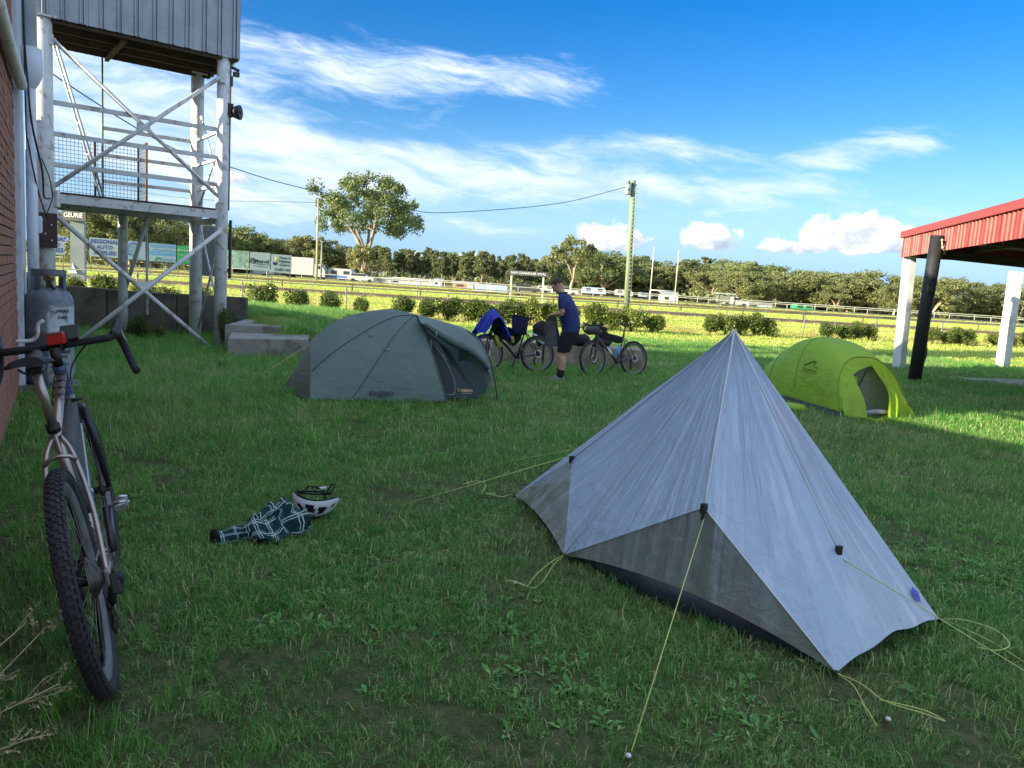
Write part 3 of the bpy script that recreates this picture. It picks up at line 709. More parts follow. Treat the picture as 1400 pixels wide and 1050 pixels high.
for (p0,p1,n,yy,hlo,hhi,wlo,whi,kinds,lab,grp) in (
    (88,215,7,112,8.2,9.6,1.05,1.35,(0,2,4),'tall pale gum behind the boards under the tower','pale gums behind the tower'),
    (205,345,9,150,8.8,9.8,1.05,1.3,(1,3,0),'green gum in the row behind the middle boards','gums behind the boards'),
    (330,470,10,165,7.6,8.8,1.1,1.4,(0,1,3),'gum between the tower and the tallest gum','gums left of the tallest gum'),
    (470,745,34,205,7.4,8.6,1.0,1.4,(5,6,7,8),'dark slender pine in the long row between the tallest gum and the name sign','dark pines along the paddock'),
    (500,760,16,236,8.8,9.8,1.1,1.5,(5,1,7),'taller tree behind the row of dark pines','trees behind the dark pines'),
    (765,1010,17,172,7.6,9.4,1.1,1.45,(0,1,2,3,4),'olive gum in the row behind the goalposts','olive gums behind the goalposts'),
    (800,1030,11,205,8.8,11.4,1.2,1.5,(1,3,8),'taller back row gum behind the goalposts','taller gums behind the goalposts'),
    (985,1240,12,140,6.2,7.4,1.2,1.6,(0,2,4),'spreading gum between goalposts and open shed','spreading gums near the shed'),
    (1010,1250,9,175,7.6,9.0,1.2,1.6,(1,3,0),'back row gum left of the open shed','back row gums near the shed'),
    (1250,1640,17,135,5.8,6.9,1.25,1.6,(0,2,4),'gum under or right of the shed roof','gums seen under the shed roof'),
    (1240,1660,12,165,6.8,8.2,1.2,1.6,(1,3,2),'back row gum behind the open shed','back row gums behind the shed')):
    ps=sorted(p0+(p1-p0)*(i+.5+rng.uniform(-.3,.3))/n for i in range(n))
    for i in range(n):
        p=ps[i]; y=yy*rng.uniform(.94,1.06)
        lb=lab if n>17 or p0<0 else lab+', '+ORD[i]
        rows.append((px2x(p,y),y,rng.uniform(hlo*.84,hhi*1.04),rng.uniform(wlo*.85,whi*1.1),rng.choice(kinds),lb,grp)); continue
        p=p0+(p1-p0)*(i+.5+rng.uniform(-.3,.3))/n; y=yy*rng.uniform(.94,1.06)
        rows.append((px2x(p,y),y,rng.uniform(hlo,hhi),rng.uniform(wlo,whi),rng.choice(kinds),lab,grp))
for r in rows: tree(*r)
# far wooded ridge behind everything
mb=MB(); rr=random.Random(5)
for k in range(15000):
    a=rr.uniform(-.95,.95); y=rr.uniform(380,520); x=math.tan(a)*y
    h=(7.5+3*fbm(x*.01,2,0)+1.5*fbm(x*.05,5,0))*rr.random()**.5
    leaf_quad(mb,V(x,y,max(.3,h)),rr.uniform(1.1,2.0),rr,.7)
o=mb.build('distant_forest',M_LEAF2); tag(o,'dark band of distant forest closing off the paddock','forest',None,'stuff')

mb=MB()
for k in range(16000):
    p=rr.uniform(60,1680); y0=interp([60,340,470,760,1000,1680],[120,160,190,195,150,140],p); y=y0*rr.uniform(.97,1.25); x=px2x(p,y)
    h=(.8+2.6*max(0,.35+fbm(x*.06,y*.05,4)))*rr.random()
    leaf_quad(mb,V(x,y,h),rr.uniform(.35,.75),rr,.6)
tag(mb.build('undergrowth',M_LEAF3),'low grey green scrub under the line of trees','scrub',None,'stuff')
# hedge shrubs
M_HEDGE=leaf_mat('hedge_leaf',((.035,.085,.016),(.09,.14,.026),(.20,.22,.05)),.30,2.5,.4)
M_STEMB=mat('shrub_stem',(.12,.08,.05),.9,.3,6)
def shrub(rng,n,ls,wx=.5,h=.95,droop=0):
    c=MB(); s=MB()
    for k in range(9):
        a=rng.uniform(0,6.28); r=rng.uniform(.05,.35)*wx*2; s.tube([V(0,0,-.1),V(r*.4*math.cos(a),r*.4*math.sin(a),h*.4),V(r*math.cos(a),r*math.sin(a),h*.85)],[.02,.012,.005],5)
    lob=[(V(rng.uniform(-.3,.3)*wx*1.5,rng.uniform(-.25,.25)*wx*1.5,rng.uniform(.25,.80)*h),rng.uniform(.20,.30)) for _ in range(13)]
    for k in range(n):
        p,r=lob[k%len(lob)]; d=V(rng.gauss(0,1),rng.gauss(0,1),rng.gauss(0,1)).normalized()*r*rng.random()**.35
        q=p+d; q.z=max(.05,q.z); leaf_quad(c,q,ls*rng.uniform(.7,1.3),rng,.5,.5)
    return s.mesh('stem',M_STEMB),c.mesh('foliage',M_HEDGE)
spats=[shrub(rng,2600,.042,.5+.05*k) for k in range(4)]
def plant(x,y,h,wd,label,group=None,k=None,name='hedge_shrub',cat='shrub',z=None):
    t=thing(name,label,cat,(x,y,terrain(x,y) if z is None else z),group,rng.uniform(0,6.28))
    k=rng.randrange(4) if k is None else k; sx_=rng.uniform(.82,1.22); sz_=rng.uniform(.82,1.12)
    for me,nm in zip(spats[k],('stem','foliage')): place(me,nm,t,(0,0,0),(0,0,0),(wd*sx_,wd/sx_,h*sz_))
for i,(x,wd,h,lab) in enumerate(((-17.3,1.1,.95,'dark shrub above the retaining wall, leftmost under the tower platform'),(-15.6,1.0,.9,'dark shrub above the retaining wall, second from the left under the tower'),(-14.6,1.2,1.0,'dark shrub above the retaining wall just left of the mid tower post'),
    (-13.4,1.2,1.0,'dark shrub above the retaining wall just right of the mid tower post'),(-12.4,1.0,.9,'dark shrub above the retaining wall left of the rear tower post'),(-11.2,.8,.9,'dark shrub seen between the tower right legs'),
    (-9.15,1.3,1.15,'large dark shrub just right of the tower, leftmost of three round ones'),(-7.95,1.15,1.1,'middle one of the three round dark shrubs right of the tower'),(-6.75,1.15,1.08,'rightmost of the three round dark shrubs right of the tower'),(-5.65,.75,.75,'smallest shrub, standing alone by the fence left of the long hedge'))):
    plant(x,27.7+.06*(x+8),h,wd,lab)
for i in range(13):
    x=-4.1+i*.77; plant(x,28.4+.1*(x+4),1.0+.12*rng.random(),1.12,'shrub in the long sunlit hedge behind the parked bikes'+', '+ORD[i],'shrubs of the long hedge')
for i,x in enumerate((7.9,8.55,9.2,9.85,10.5)): plant(x,31.3+.3*(x-8),1.0+.1*rng.random(),.95,'shrub in the short hedge above the silver tent peak'+', '+ORD[i],'shrubs behind the silver tent')
for i,x in enumerate((13.6,14.3,15.0,15.7)): plant(x,33.6+.4*(x-14),.85+.1*rng.random(),.9,'shrub in the gappy hedge right behind the green tent'+', '+ORD[i],'shrubs behind the green tent')
for i,x in enumerate((19.2,19.9,20.6,21.3)): plant(x,35.4+.4*(x-19),.85+.1*rng.random(),1.0,'hedge shrub between black pole and rear shed post'+', '+ORD[i],'shrubs under the shed roof')
for i,x in enumerate((23.2,24.3,25.4,26.6)): plant(x,37.3+.4*(x-23),.85+.1*rng.random(),1.0,'hedge shrub near the rear shed post'+', '+ORD[i],'shrubs right of the rear post')
# a young self-sown shrub by the white shed post and leafy growth at the tower foot
plant(10.45,19.7,.95,.28,'thin leafy sapling between the white post and the black pole',None,0,'sapling','plant',0)
plant(-7.45,15.1,.55,.42,'leafy weed growing up the mid tower post',None,1,'leafy_weed','weed',-.06)
plant(-7.15,15.2,.34,.40,'low leafy weed right of the mid tower post foot',None,3,'leafy_weed','weed',-.04)
plant(-5.52,14.45,.7,.22,'thin vine of weeds climbing the right tower leg',None,2,'leafy_weed','weed',.1)
# ---------------------------------------------------------------- fences and rails
M_FENCE=mat('fence_pipe',(.20,.21,.19),.5,.12,6,metal=.3)
def fence_y(x): return interp([-40,-8,.7,9.15,19.8,45],[27.5,29.6,30.6,33.2,37.2,47],x)
f=thing('pipe_fence','grey pipe fence running along behind the hedge','fence',(0,30.5,0))
fx=[-30+i*3.9 for i in range(19)]
for x in fx:
    b=MB(); y=fence_y(x); z=terrain(x,y); b.tube([V(x,y,z-.2),V(x,y,z+1.02)],.030,8); b.build('post',M_FENCE,f)
b=MB(); b.tube([V(x,fence_y(x),terrain(x,fence_y(x))+1.03) for x in fx],.024,8); b.build('top_rail',M_FENCE,f)
b=MB()
for z in (.15,.45,.75): b.tube([V(x,fence_y(x)-.04,terrain(x,fence_y(x))+z) for x in fx],.007,4)
b.build('wire',M_FENCE,f)
b=MB(); x=9.3; b.tube([V(x,fence_y(x),.9),V(x+2.2,fence_y(x+2.2),.05)],.03,6); b.build('stay',M_FENCE,f)
# racing rails
M_RAILW=mat('rail_white',(.46,.46,.42),.5,.08,4)
M_RAILD=mat('rail_dark',(.14,.10,.07),.8,.25,2)
def rail(name,label,y0,sl,x0,x1,step,h,r,mt,mp):
    t=thing(name,label,'rail',(0,y0,0)); n=int((x1-x0)/step)
    xs_=[x0+i*step for i in range(n+1)]
    pm=MB().tube([V(0,0,-.2),V(0,0,h)],r*.9,6).mesh('post',mp)
    for x in xs_: place(pm,'post',t,V(x,y0+sl*x,0)-V(0,y0,0))
    b=MB(); b.tube([V(x,y0+sl*x,h) for x in xs_],r,6); b.build('top_rail',mt,t)
    return t
rail('track_rail','grey rail on thin posts along the near edge of the dirt track',51.5,.12,-44,46,3.4,1.0,.03,M_FENCE,M_FENCE)
rail('low_track_rail','dark timber rail low beside the dirt track',64.5,.12,-52,60,5.5,.62,.09,M_RAILD,M_RAILD)
rail('oval_rail','pale rail round the far side of the oval',104,-.10,-70,95,5.0,1.05,.035,M_RAILW,M_RAILW)
rail('paddock_rail','white rail along the far straw coloured paddock',122,-.05,-20,110,6.0,1.2,.045,M_RAILW,M_RAILW)

# ---------------------------------------------------------------- advertising boards
M_BWHITE=mat('board_white',(.38,.44,.52),.5,.04,1)
M_BLUEP=mat('print_blue',(.03,.05,.30),.5,.05,3); M_LBLUE=mat('print_light_blue',(.10,.30,.62),.5,.05,3); M_GREENP=mat('board_green',(.03,.30,.12),.5,.08,2)
M_PALEB=mat('board_pale_blue',(.27,.37,.50),.5,.05,2); M_PRINTW=mat('print_white',(.52,.54,.55),.5,.03,3); M_PHOTO=mat('board_photo',(.32,.44,.40),.5,.4,2.2)
M_PRINTB=mat('print_black',(.03,.03,.04),.5,.05,3); M_YELL=mat('print_yellow',(.60,.42,.05),.5,.05,3)
def bpos(px): # boards stand on one straight line of posts
    t=(px-122)/277; return vl((-38.9,70,0),(-22.9,78,0),t)
BX=(bpos(399)-bpos(122)).normalized(); BF=V(BX.y,-BX.x,0)
def board(px0,px1,ztop,zbot,m,label):
    a=bpos(px0); c=bpos(px1); t=thing('advertising_board',label,'sign',((a+c)/2))
    b=MB(); b.beam(a+BX*.03+Z((ztop+zbot)/2),c-BX*.03+Z((ztop+zbot)/2),.06,ztop-zbot); b.build('panel',m,t)
    for p in (a+BX*.15,c-BX*.15):
        b=MB(); b.tube([p-BF*.10+Z(-.2),p-BF*.10+Z(ztop-.05)],.05,6); b.build('post',M_FENCE,t)
    return t,a,c
def btext(t,a,c,u,z,s,body,m,sx=1.0,bold=.0):
    p=a.lerp(c,u)+BF*.04+Z(z); text('lettering',body,s,p,BX,(0,0,1),m,t,'CENTER',sx,.003,bold)
def strokes(t,a,c,u0,u1,z,h,m,gap=.03):
    b=MB(); u=u0; rr=random.Random(int(z*100))
    while u<u1:
        w_=rr.uniform(.022,.05); zz=h*rr.uniform(.7,1); p=a.lerp(c,u)+BF*.04+Z(z); q=a.lerp(c,min(u1,u+w_))+BF*.04+Z(z)
        b.beam(p,q,.008,zz*.32); b.beam(p+Z(-zz*.35),p+Z(zz*.35),.05,.008)
        u+=w_+gap*rr.uniform(.4,1.2)
    b.build('small_print',m,t)
t,a,c=board(56,93,3.14,1.46,M_BWHITE,'white board reading REGIONAL AUTO SUPPLIES, partly behind left tower post')
for z,s in((2.80,'REGIONAL'),(2.32,'AUTO'),(1.84,'SUPPLIES')): btext(t,a,c,.54,z,.52,s,M_BLUEP,.98,.012)
t,a,c=board(122,161,3.18,1.50,M_BWHITE,'white board with dark blue words REGIONAL AUTO SUPPLIES beside the station pylon')
for z,s in((2.86,'REGIONAL'),(2.36,'AUTO'),(1.86,'SUPPLIES')): btext(t,a,c,.5,z,.50,s,M_BLUEP,.93,.012)
t,a,c=board(161.4,197,3.12,1.45,M_PALEB,'pale blue board with a line drawing of a face, left of mid tower post')
b=MB(); p0=a.lerp(c,.45)+BF*.06+Z(2.3)
b.tube(spline([p0+BX*x+Z(z) for x,z in((.35,.55),(0,.68),(-.35,.5),(-.42,.15),(-.55,-.05),(-.40,-.15),(-.38,-.4),(-.1,-.45),(0,-.65))],4),.03,4); b.build('face_outline',M_BLUEP,t)
t,a,c=board(197.4,234,3.07,1.40,M_PALEB,'light blue board headed OUTWEST with a blue band across its middle')
btext(t,a,c,.5,2.83,.40,'OUTWEST',M_LBLUE,1.15,.012); strokes(t,a,c,.12,.9,2.52,.12,M_LBLUE)
b=MB(); b.beam(a.lerp(c,.05)+BF*.034+Z(2.18),a.lerp(c,.95)+BF*.034+Z(2.18),.012,.34); b.build('band',M_LBLUE,t); strokes(t,a,c,.25,.75,2.18,.16,M_PRINTW,.055)
strokes(t,a,c,.55,.95,1.65,.14,M_LBLUE); strokes(t,a,c,.3,.5,1.72,.25,M_GREENP)
b=MB(); b.lathe([(0,.0),(.2,.0),(.2,.01)],a.lerp(c,.22)+BF*.04+Z(1.68),12,'Y'); b.build('emblem',M_GREENP,t)
t,a,c=board(234.4,270,3.02,1.36,M_GREENP,'green board with white lettering left of the rear tower post')
strokes(t,a,c,.06,.97,2.60,.34,M_PRINTW); strokes(t,a,c,.06,.9,2.16,.13,M_PRINTW); strokes(t,a,c,.25,.8,1.90,.13,M_PRINTW); strokes(t,a,c,.06,.9,1.64,.13,M_PRINTW)
t,a,c=board(300,336,2.96,1.24,M_PHOTO,'board printed with a pale green landscape photo, just right of the tower')
t,a,c=board(336.4,367,2.93,1.18,M_BWHITE,'white board with bold dark word Metroll and small round emblem')
btext(t,a,c,.58,2.05,.50,'Metroll',M_PRINTB,.93,.014); strokes(t,a,c,.17,.85,1.58,.11,M_PRINTB); b=MB(); b.beam(a.lerp(c,.2)+BF*.04+Z(1.80),a.lerp(c,.98)+BF*.04+Z(1.76),.01,.05); b.build('underline',M_PRINTB,t)
b=MB(); q=a.lerp(c,.14)+BF*.05+Z(2.08)
b.tube([q+BX*(.24*math.cos(k*PI/9))+Z(.24*math.sin(k*PI/9)) for k in range(18)],.035,4,closed=True); b.tube([q+BX*-.2,q+Z(.15),q+BX*.2],.03,4); b.tube([q+BX*-.16+Z(-.12),q+Z(.02),q+BX*.16+Z(-.12)],.03,4); b.build('emblem',M_PRINTB,t)
t,a,c=board(367.4,399,2.86,1.08,M_BWHITE,'white board for pumps and irrigation, rightmost of the row of boards')
for z,s in((2.55,'Pumps &'),(2.2,'Irrigation'),(1.85,'Centre')): btext(t,a,c,.66,z,.34,s,M_PRINTB,.9,.008)
btext(t,a,c,.55,1.36,.36,'02 6887 1660',M_PRINTB,.75,.008)
b=MB(); q=a.lerp(c,.2)+BF*.05+Z(2.0); b.poly([q+BX*-.25+Z(.05),q+BX*.3+Z(.1),q+BX*.15+Z(-.2),q+BX*-.15+Z(-.2)],BF*.02); b.build('pump_picture',M_PRINTB,t)
b=MB(); b.lathe([(0,0),(.17,0),(.17,.01)],q+BX*.05+Z(.38),10,'Y'); b.build('sun_picture',M_YELL,t)

# GEURIE pylon
t=thing('name_pylon','grey pylon topped by a black board reading GEURIE','sign',(-25.6,45,0))
b=MB(); b.box((-25.62,45,1.75),(.72,.5,3.5),.3); b.build('pylon',mat('pylon_grey',(.22,.26,.28),.5,.12,.8),t)
b=MB(); b.poly([V(-25.99,44.70,.5),V(-25.5,44.66,.5),V(-25.80,44.70,1.1)],(0,-.02,0)); b.build('chevron',M_PALEB,t)
gx=V(1.39,-.02,0).normalized()
b=MB(); b.beam(V(-26.34,44.62,3.79),V(-24.92,44.58,3.79),.10,.60); bd=b.build('name_board',M_BLACK,t)
text('lettering','GEURIE',.36,V(-25.63,44.52,3.78),gx,(0,0,1),M_PRINTW,t,'CENTER',.93,.004,.006)

# oval name sign
t=thing('oval_sign','dark overhead board reading SAM CHANDLER OVAL on two white posts','sign',(.7,64,0))
for x in(-.62,2.03):
    b=MB(); b.beam(V(x,64,-.2),V(x,64,2.55),.14,.14); b.build('post',M_RAILW,t)
b=MB(); b.beam(V(-.85,63.9,2.40),V(2.42,63.9,2.40),.08,.40); b.build('name_board',mat('sign_dark',(.05,.06,.065),.6,.1,3),t)
text('lettering','SAM CHANDLER OVAL',.27,V(.78,63.83,2.40),(1,0,0),(0,0,1),M_PRINTW,t,'CENTER',1.05,.004,.006)
# goalposts
t=thing('goalposts','white rugby goalposts standing on the oval','goalposts',(16.1,86,0))
for x,h in((14.67,6.45),(17.42,6.30)): 
    b=MB(); b.tube([V(x,86,-.2),V(x,86,1.7)],.10,8); b.tube([V(x,86,1.7),V(x,86,h)],.065,8); b.build('upright',M_RAILW,t)
b=MB(); b.tube([V(14.67,86,1.75),V(17.42,86,1.75)],.06,8); b.build('crossbar',M_RAILW,t)
# utility pole and line
t=thing('utility_pole','tall greenish timber power pole with a transformer at its top','utility pole',(7.58,53.5,0))
M_POLEG=mat('treated_pole',(.17,.22,.13),.85,.2,2,.3,12,stretch=(1,1,.15))
b=MB(); b.tube([V(7.58,53.5,-.3),V(7.46,53.5,4.5),V(7.34,53.5,8.95)],[.21,.18,.15],12); b.build('shaft',M_POLEG,t)
b=MB(); b.lathe([(0,-.4),(.20,-.38),(.22,-.3),(.22,.28),(.18,.34),(0,.36)],V(6.98,53.3,8.35),14); b.box((6.98,53.3,8.78),(.3,.2,.12)); b.build('transformer',M_GALV,t)
b=MB(); b.beam(V(6.80,53.4,8.62),V(7.55,53.4,8.66),.10,.10); b.beam(V(7.12,53.3,8.1),V(7.4,53.5,7.8),.06,.06); b.build('bracket',M_DARKM,t)
for z in(8.75,8.3): b=MB(); b.lathe([(.0,-.1),(.05,-.1),(.07,0),(.05,.1),(0,.1)],V(7.0,53.0,z),8); b.build('insulator',M_BROWN if False else M_DARKM,t)
b=MB()
for i in range(26): z=1.6+i*.27; b.tube([V(7.62-.027*z,53.3,z),V(7.90-.027*z,53.3,z+.01)],.014,4)
b.tube([V(7.80,53.32,.2),V(7.60,53.3,7.6)],.012,4); b.build('climbing_pegs',M_GALV,t)
b=MB(); b.tube(spline([V(-17.5,16.5,9.8),V(-14.6,30,6.35),V(-13.9,38,6.15),V(-11.9,43,5.93),V(-7.0,48,5.6),V(-4.35,49,5.70),V(2.13,52,6.93),V(6.98,53.2,8.5)],8),.022,5)
tag(b.build('power_line',M_BLACK),'sagging black power line running left from the tall power pole','cable')
t=thing('light_pole','thin pale pole in front of the tallest gum, taller of the two','pole',(-27.4,105,0))
b=MB(); b.tube([V(-27.4,105,-.2),V(-27.5,105,11.0)],[.17,.11],8); b.build('shaft',mat('pale_pole',(.36,.30,.20),.8,.15,2),t); b=MB(); b.beam(V(-27.9,105,10.7),V(-27.1,105,10.7),.1,.1); b.build('crossarm',M_TIMBER,t)
t=thing('light_pole','thin shorter pole just left of the taller pole by the tallest gum','pole',(-28.6,112,0))
b=MB(); b.tube([V(-28.6,112,-.2),V(-28.6,112,5.6)],.13,8); b.build('shaft',M_FENCE,t); b=MB(); b.box((-28.6,112,5.65),(.4,.3,.15)); b.build('lamp',M_FENCE,t)
b=MB(); b.tube(spline([V(-75,120,14),V(-50,112,10.6),V(-27.5,105,10.5)],8),.03,4); tag(b.build('power_line',M_BLACK),'faint thin wire running left from the pale pole at the tallest gum','cable')

# ---------------------------------------------------------------- far vehicles and sheds
M_VANW=mat('van_white',(.34,.36,.38),.35,.05,1.5); M_GLASS=mat('dark_glass',(.03,.04,.05),.12,.1,5,spec=.6); M_VBLUE=mat('vehicle_blue',(.05,.12,.38),.4,.1,1)
def wheelset(t,x,y,xs_,r,m=M_RUBBER):
    for dx in xs_:
        for dy in (-.85,.85):
            b=MB(); b.ring(r*.7,r*.32,V(x+dx,y+dy,r),'Y',16,6); b.lathe([(0,-.02),(r*.5,-.02),(r*.5,.02),(0,.02)],V(x+dx,y+dy,r),10,'Y'); b.build('wheel',m,t)
def caravan(x,y,L,H,label,m=M_VANW,band=None,name='caravan',cat='caravan'):
    if y>=118 and x>0: x*=1.27; y*=1.27; H*=.82
    t=thing(name,label,cat,(x,y,0))
    pr=[(-L/2,.45),(L/2,.45),(L/2,.45+(H-.45)*.55),(L/2-.35,H),(-L/2+.25,H),(-L/2,H-.3)]
    b=MB(); b.poly([V(x+a,y-1.1,z) for a,z in pr],(0,2.2,0)); b.build('body',m,t)
    n=max(2,int(L/1.7))
    for i in range(n):
        if i==n//2 and n>2:
            b=MB(); b.box((x-L/2+L*(i+.5)/n,y-1.115,.45+(H-.45)*.46),(.62,.03,(H-.45)*.8)); b.build('door',band or M_BWHITE,t)
        else:
            b=MB(); b.box((x-L/2+L*(i+.5)/n,y-1.11,.45+(H-.45)*.62),(min(.9,L/n*.6),.03,.5)); b.build('window',M_GLASS,t)
    if band:
        b=MB(); b.box((x,y-1.107,.75),(L*.98,.02,.3)); b.build('stripe',band,t)
    b=MB(); b.box((x,y,.40),(L+.8,.3,.1)); b.build('chassis',M_DARKM,t); wheelset(t,x,y,(-.1,.65) if L>4.5 else (.1,),.33); return t
def shedbox(x,y,wd,h,label,m,dep=3.0,slope=.3,name='small_shed'):
    t=thing(name,label,'shed',(x,y,0))
    b=MB(); b.poly([V(x-wd/2,y,0),V(x+wd/2,y,0),V(x+wd/2,y,h-.05),V(x-wd/2,y,h-.05)],(0,dep,0)); b.build('wall',m,t)
    b=MB(); b.add([V(x-wd/2-.15,y-.2,h),V(x+wd/2+.15,y-.2,h),V(x+wd/2+.15,y+dep+.2,h+slope),V(x-wd/2-.15,y+dep+.2,h+slope),V(x-wd/2-.15,y-.2,h+.06),V(x+wd/2+.15,y-.2,h+.06),V(x+wd/2+.15,y+dep+.2,h+slope+.06),V(x-wd/2-.15,y+dep+.2,h+slope+.06)],[(0,1,2,3),(7,6,5,4),(0,4,5,1),(1,5,6,2),(2,6,7,3),(3,7,4,0)]); b.build('roof',M_ZINC,t)
    b=MB(); b.box((x+wd*.2,y-.03,h*.42),(min(.9,wd*.3),.05,h*.8)); b.build('door',M_BWHITE,t)
    b=MB(); b.box((x-wd*.22,y-.03,h*.6),(min(1.1,wd*.3),.05,h*.3)); b.build('window',M_GLASS,t); return t
# the truck by the boards
t=thing('horse_truck','white box truck parked at the right end of the boards','truck',(-33.5,118,0))
b=MB(); b.box((-33.6,118,2.0),(5.2,2.4,2.6),None,.05); b.build('box_body',M_VANW,t)
b=MB(); b.poly([V(-31.0,116.9,.55),V(-29.3,116.9,.55),V(-29.3,116.9,1.5),V(-29.9,116.9,2.4),V(-31.0,116.9,2.4)],(0,2.2,0)); cab=b.build('cab',M_VANW,t)
b=MB(); b.box((-30.1,116.88,1.95),(.7,.03,.5)); b.build('window',M_GLASS,cab)
b=MB(); b.box((-36.25,118,1.9),(.08,2.3,2.3)); b.build('tailgate',M_RUST,t)
b=MB(); b.box((-32.8,118,.6),(6.6,.9,.2)); b.build('chassis',M_DARKM,t); wheelset(t,-32.8,118,(-1.9,2.6),.48)
caravan(-38.6,118,3.2,2.4,'white caravan half hidden behind the rightmost board')
caravan(-27.2,119,3.8,2.0,'caravan with a blue side left of the tallest gum trunk',M_VANW,M_VBLUE)
def car(x,y,label,m,L=4.2,ute=False,rz=0,name='parked_car',cat='car'):
    t=thing(name,label,cat,(x,y,0))
    lo=[(-L/2,.45),(L/2,.45),(L/2,.85),(L/2-.15,.98),(-L/2+.1,1.0),(-L/2,.85)]
    up=[(-L*.08,.97),(L*.28,.97),(L*.13,1.5),(0,1.52)] if ute else [(-L*.42,.97),(L*.26,.97),(L*.10,1.46),(-L*.30,1.48)]
    b=MB(); b.poly([V(x+a,y-.85,z) for a,z in lo],(0,1.7,0)); b.build('body',m,t)
    b=MB(); b.poly([V(x+a,y-.75,z) for a,z in up],(0,1.5,0)); cb=b.build('cabin',m,t)
    b=MB(); xs2=[p[0] for p in up]; x0,x1=min(xs2)+.22,max(xs2)-.42
    b.box((x+(x0+x1)/2,y-.755,1.24),(x1-x0,.02,.34)); b.build('window',M_GLASS,cb)
    wheelset(t,x,y,(-L*.3,L*.3),.34); return t
car(-23.6,117,'white car parked at the foot of the tallest gum',M_VANW)
# long low buildings and vans beyond the oval, left to right
shedbox(-18.5,128,9,.85,'long low white shed right of the tallest gum',M_VANW,4,.2,'low_shed')
shedbox(-8.6,126,4.2,.95,'low timber coloured shed beside the long white shed',mat('shed_brown',(.30,.20,.12),.8,.2,3),3,.2,'low_shed')
shedbox(-13.2,127,1.3,1.1,'tiny pale hut in front of the pines',M_BWHITE,2,.3,'hut')
t=thing('site_container','pair of pale site containers left of the oval name sign','container',(-3.6,105,0))
for k in range(3):
    b=MB(); b.box((-5.05+k*1.45,105,.62),(1.42,2.2,.95),None,.03); b.build('container_body',M_PALEB if k!=1 else M_BWHITE,t)
caravan(4.1,118,3.0,1.7,'small white caravan between the sign posts')
car(7.0,117,'white car parked left of the standing man head',M_VANW)
caravan(11.6,119,4.6,2.0,'grey caravan parked right of the standing man head',M_PALEB)
caravan(16.2,119,3.4,1.9,'white caravan left of the power pole foot')
caravan(19.5,119,2.6,1.6,'pale trailer just left of the power pole foot',M_PALEB,None,'box_trailer','trailer')
car(1.2,117,'dark car parked behind the left post of the name sign',M_DARKM)
shedbox(21.45,109,2.2,1.3,'small cream shed standing right behind the goalposts',mat('shed_cream',(.62,.58,.48),.7,.05,3),2.4,.35)
t=thing('camper_ute','white utility with a raised canopy shelter beside the goalposts','vehicle',(31.5,112,0))
b=MB(); b.poly([V(29.4,111.2,.5),V(33.2,111.2,.5),V(33.2,111.2,.95),V(32.2,111.2,1.05),V(31.6,111.2,1.6),V(30.6,111.2,1.6),V(29.4,111.2,1.0)],(0,1.7,0)); b.build('body',M_VANW,t)
b=MB(); b.box((31.5,111.18,1.3),(.9,.03,.34)); b.build('window',M_GLASS,t)
b=MB(); b.box((29.9,112,1.95),(2.6,2.0,.10)); b.build('awning',M_BWHITE,t)
for dx in(28.75,31.0): b=MB(); b.tube([V(dx,111.1,0),V(dx,111.1,1.95)],.05,6); b.build('awning_pole',M_FENCE,t)
b=MB(); b.box((29.6,112,1.2),(1.6,1.7,.9)); b.build('canopy',M_FENCE,t); wheelset(t,31.3,112,(-1.2,1.2),.36)
caravan(42.6,116,2.6,1.1,'low green trailer beside a wheelie bin on the right of the oval',M_GREENP,None,'box_trailer','trailer')
shedbox(36.8,118,4.0,.75,'long low white trough left of the green trailer',M_VANW,1.2,.05,'water_trough')

# ---------------------------------------------------------------- dead weeds along the fence
M_STRAW=leaf_mat('dry_stalk',((.34,.25,.11),(.42,.33,.16),(.28,.17,.07)),.2,3,.8)
b=MB(); rr=random.Random(8)
for i in range(2200):
    x=rr.uniform(-16,26); y=fence_y(x)+rr.gauss(.1,.45); h=rr.uniform(.10,.30)*(1+2.0*max(0,fbm(x*.6,1.3)))
    d=V(rr.gauss(0,.12),rr.gauss(0,.12),1)*h; p=V(x,y,terrain(x,y)); sd=V(.012,0,0)
    b.add([p-sd,p+sd,p+d],[(0,1,2)])
    if h>.3:
        for q in range(4): leaf_quad(b,p+d*rr.uniform(.6,1.0),.03,rr)
tag(b.build('dry_weeds',M_STRAW),'dry straw coloured weeds along the pipe fence','weeds',None,'stuff')
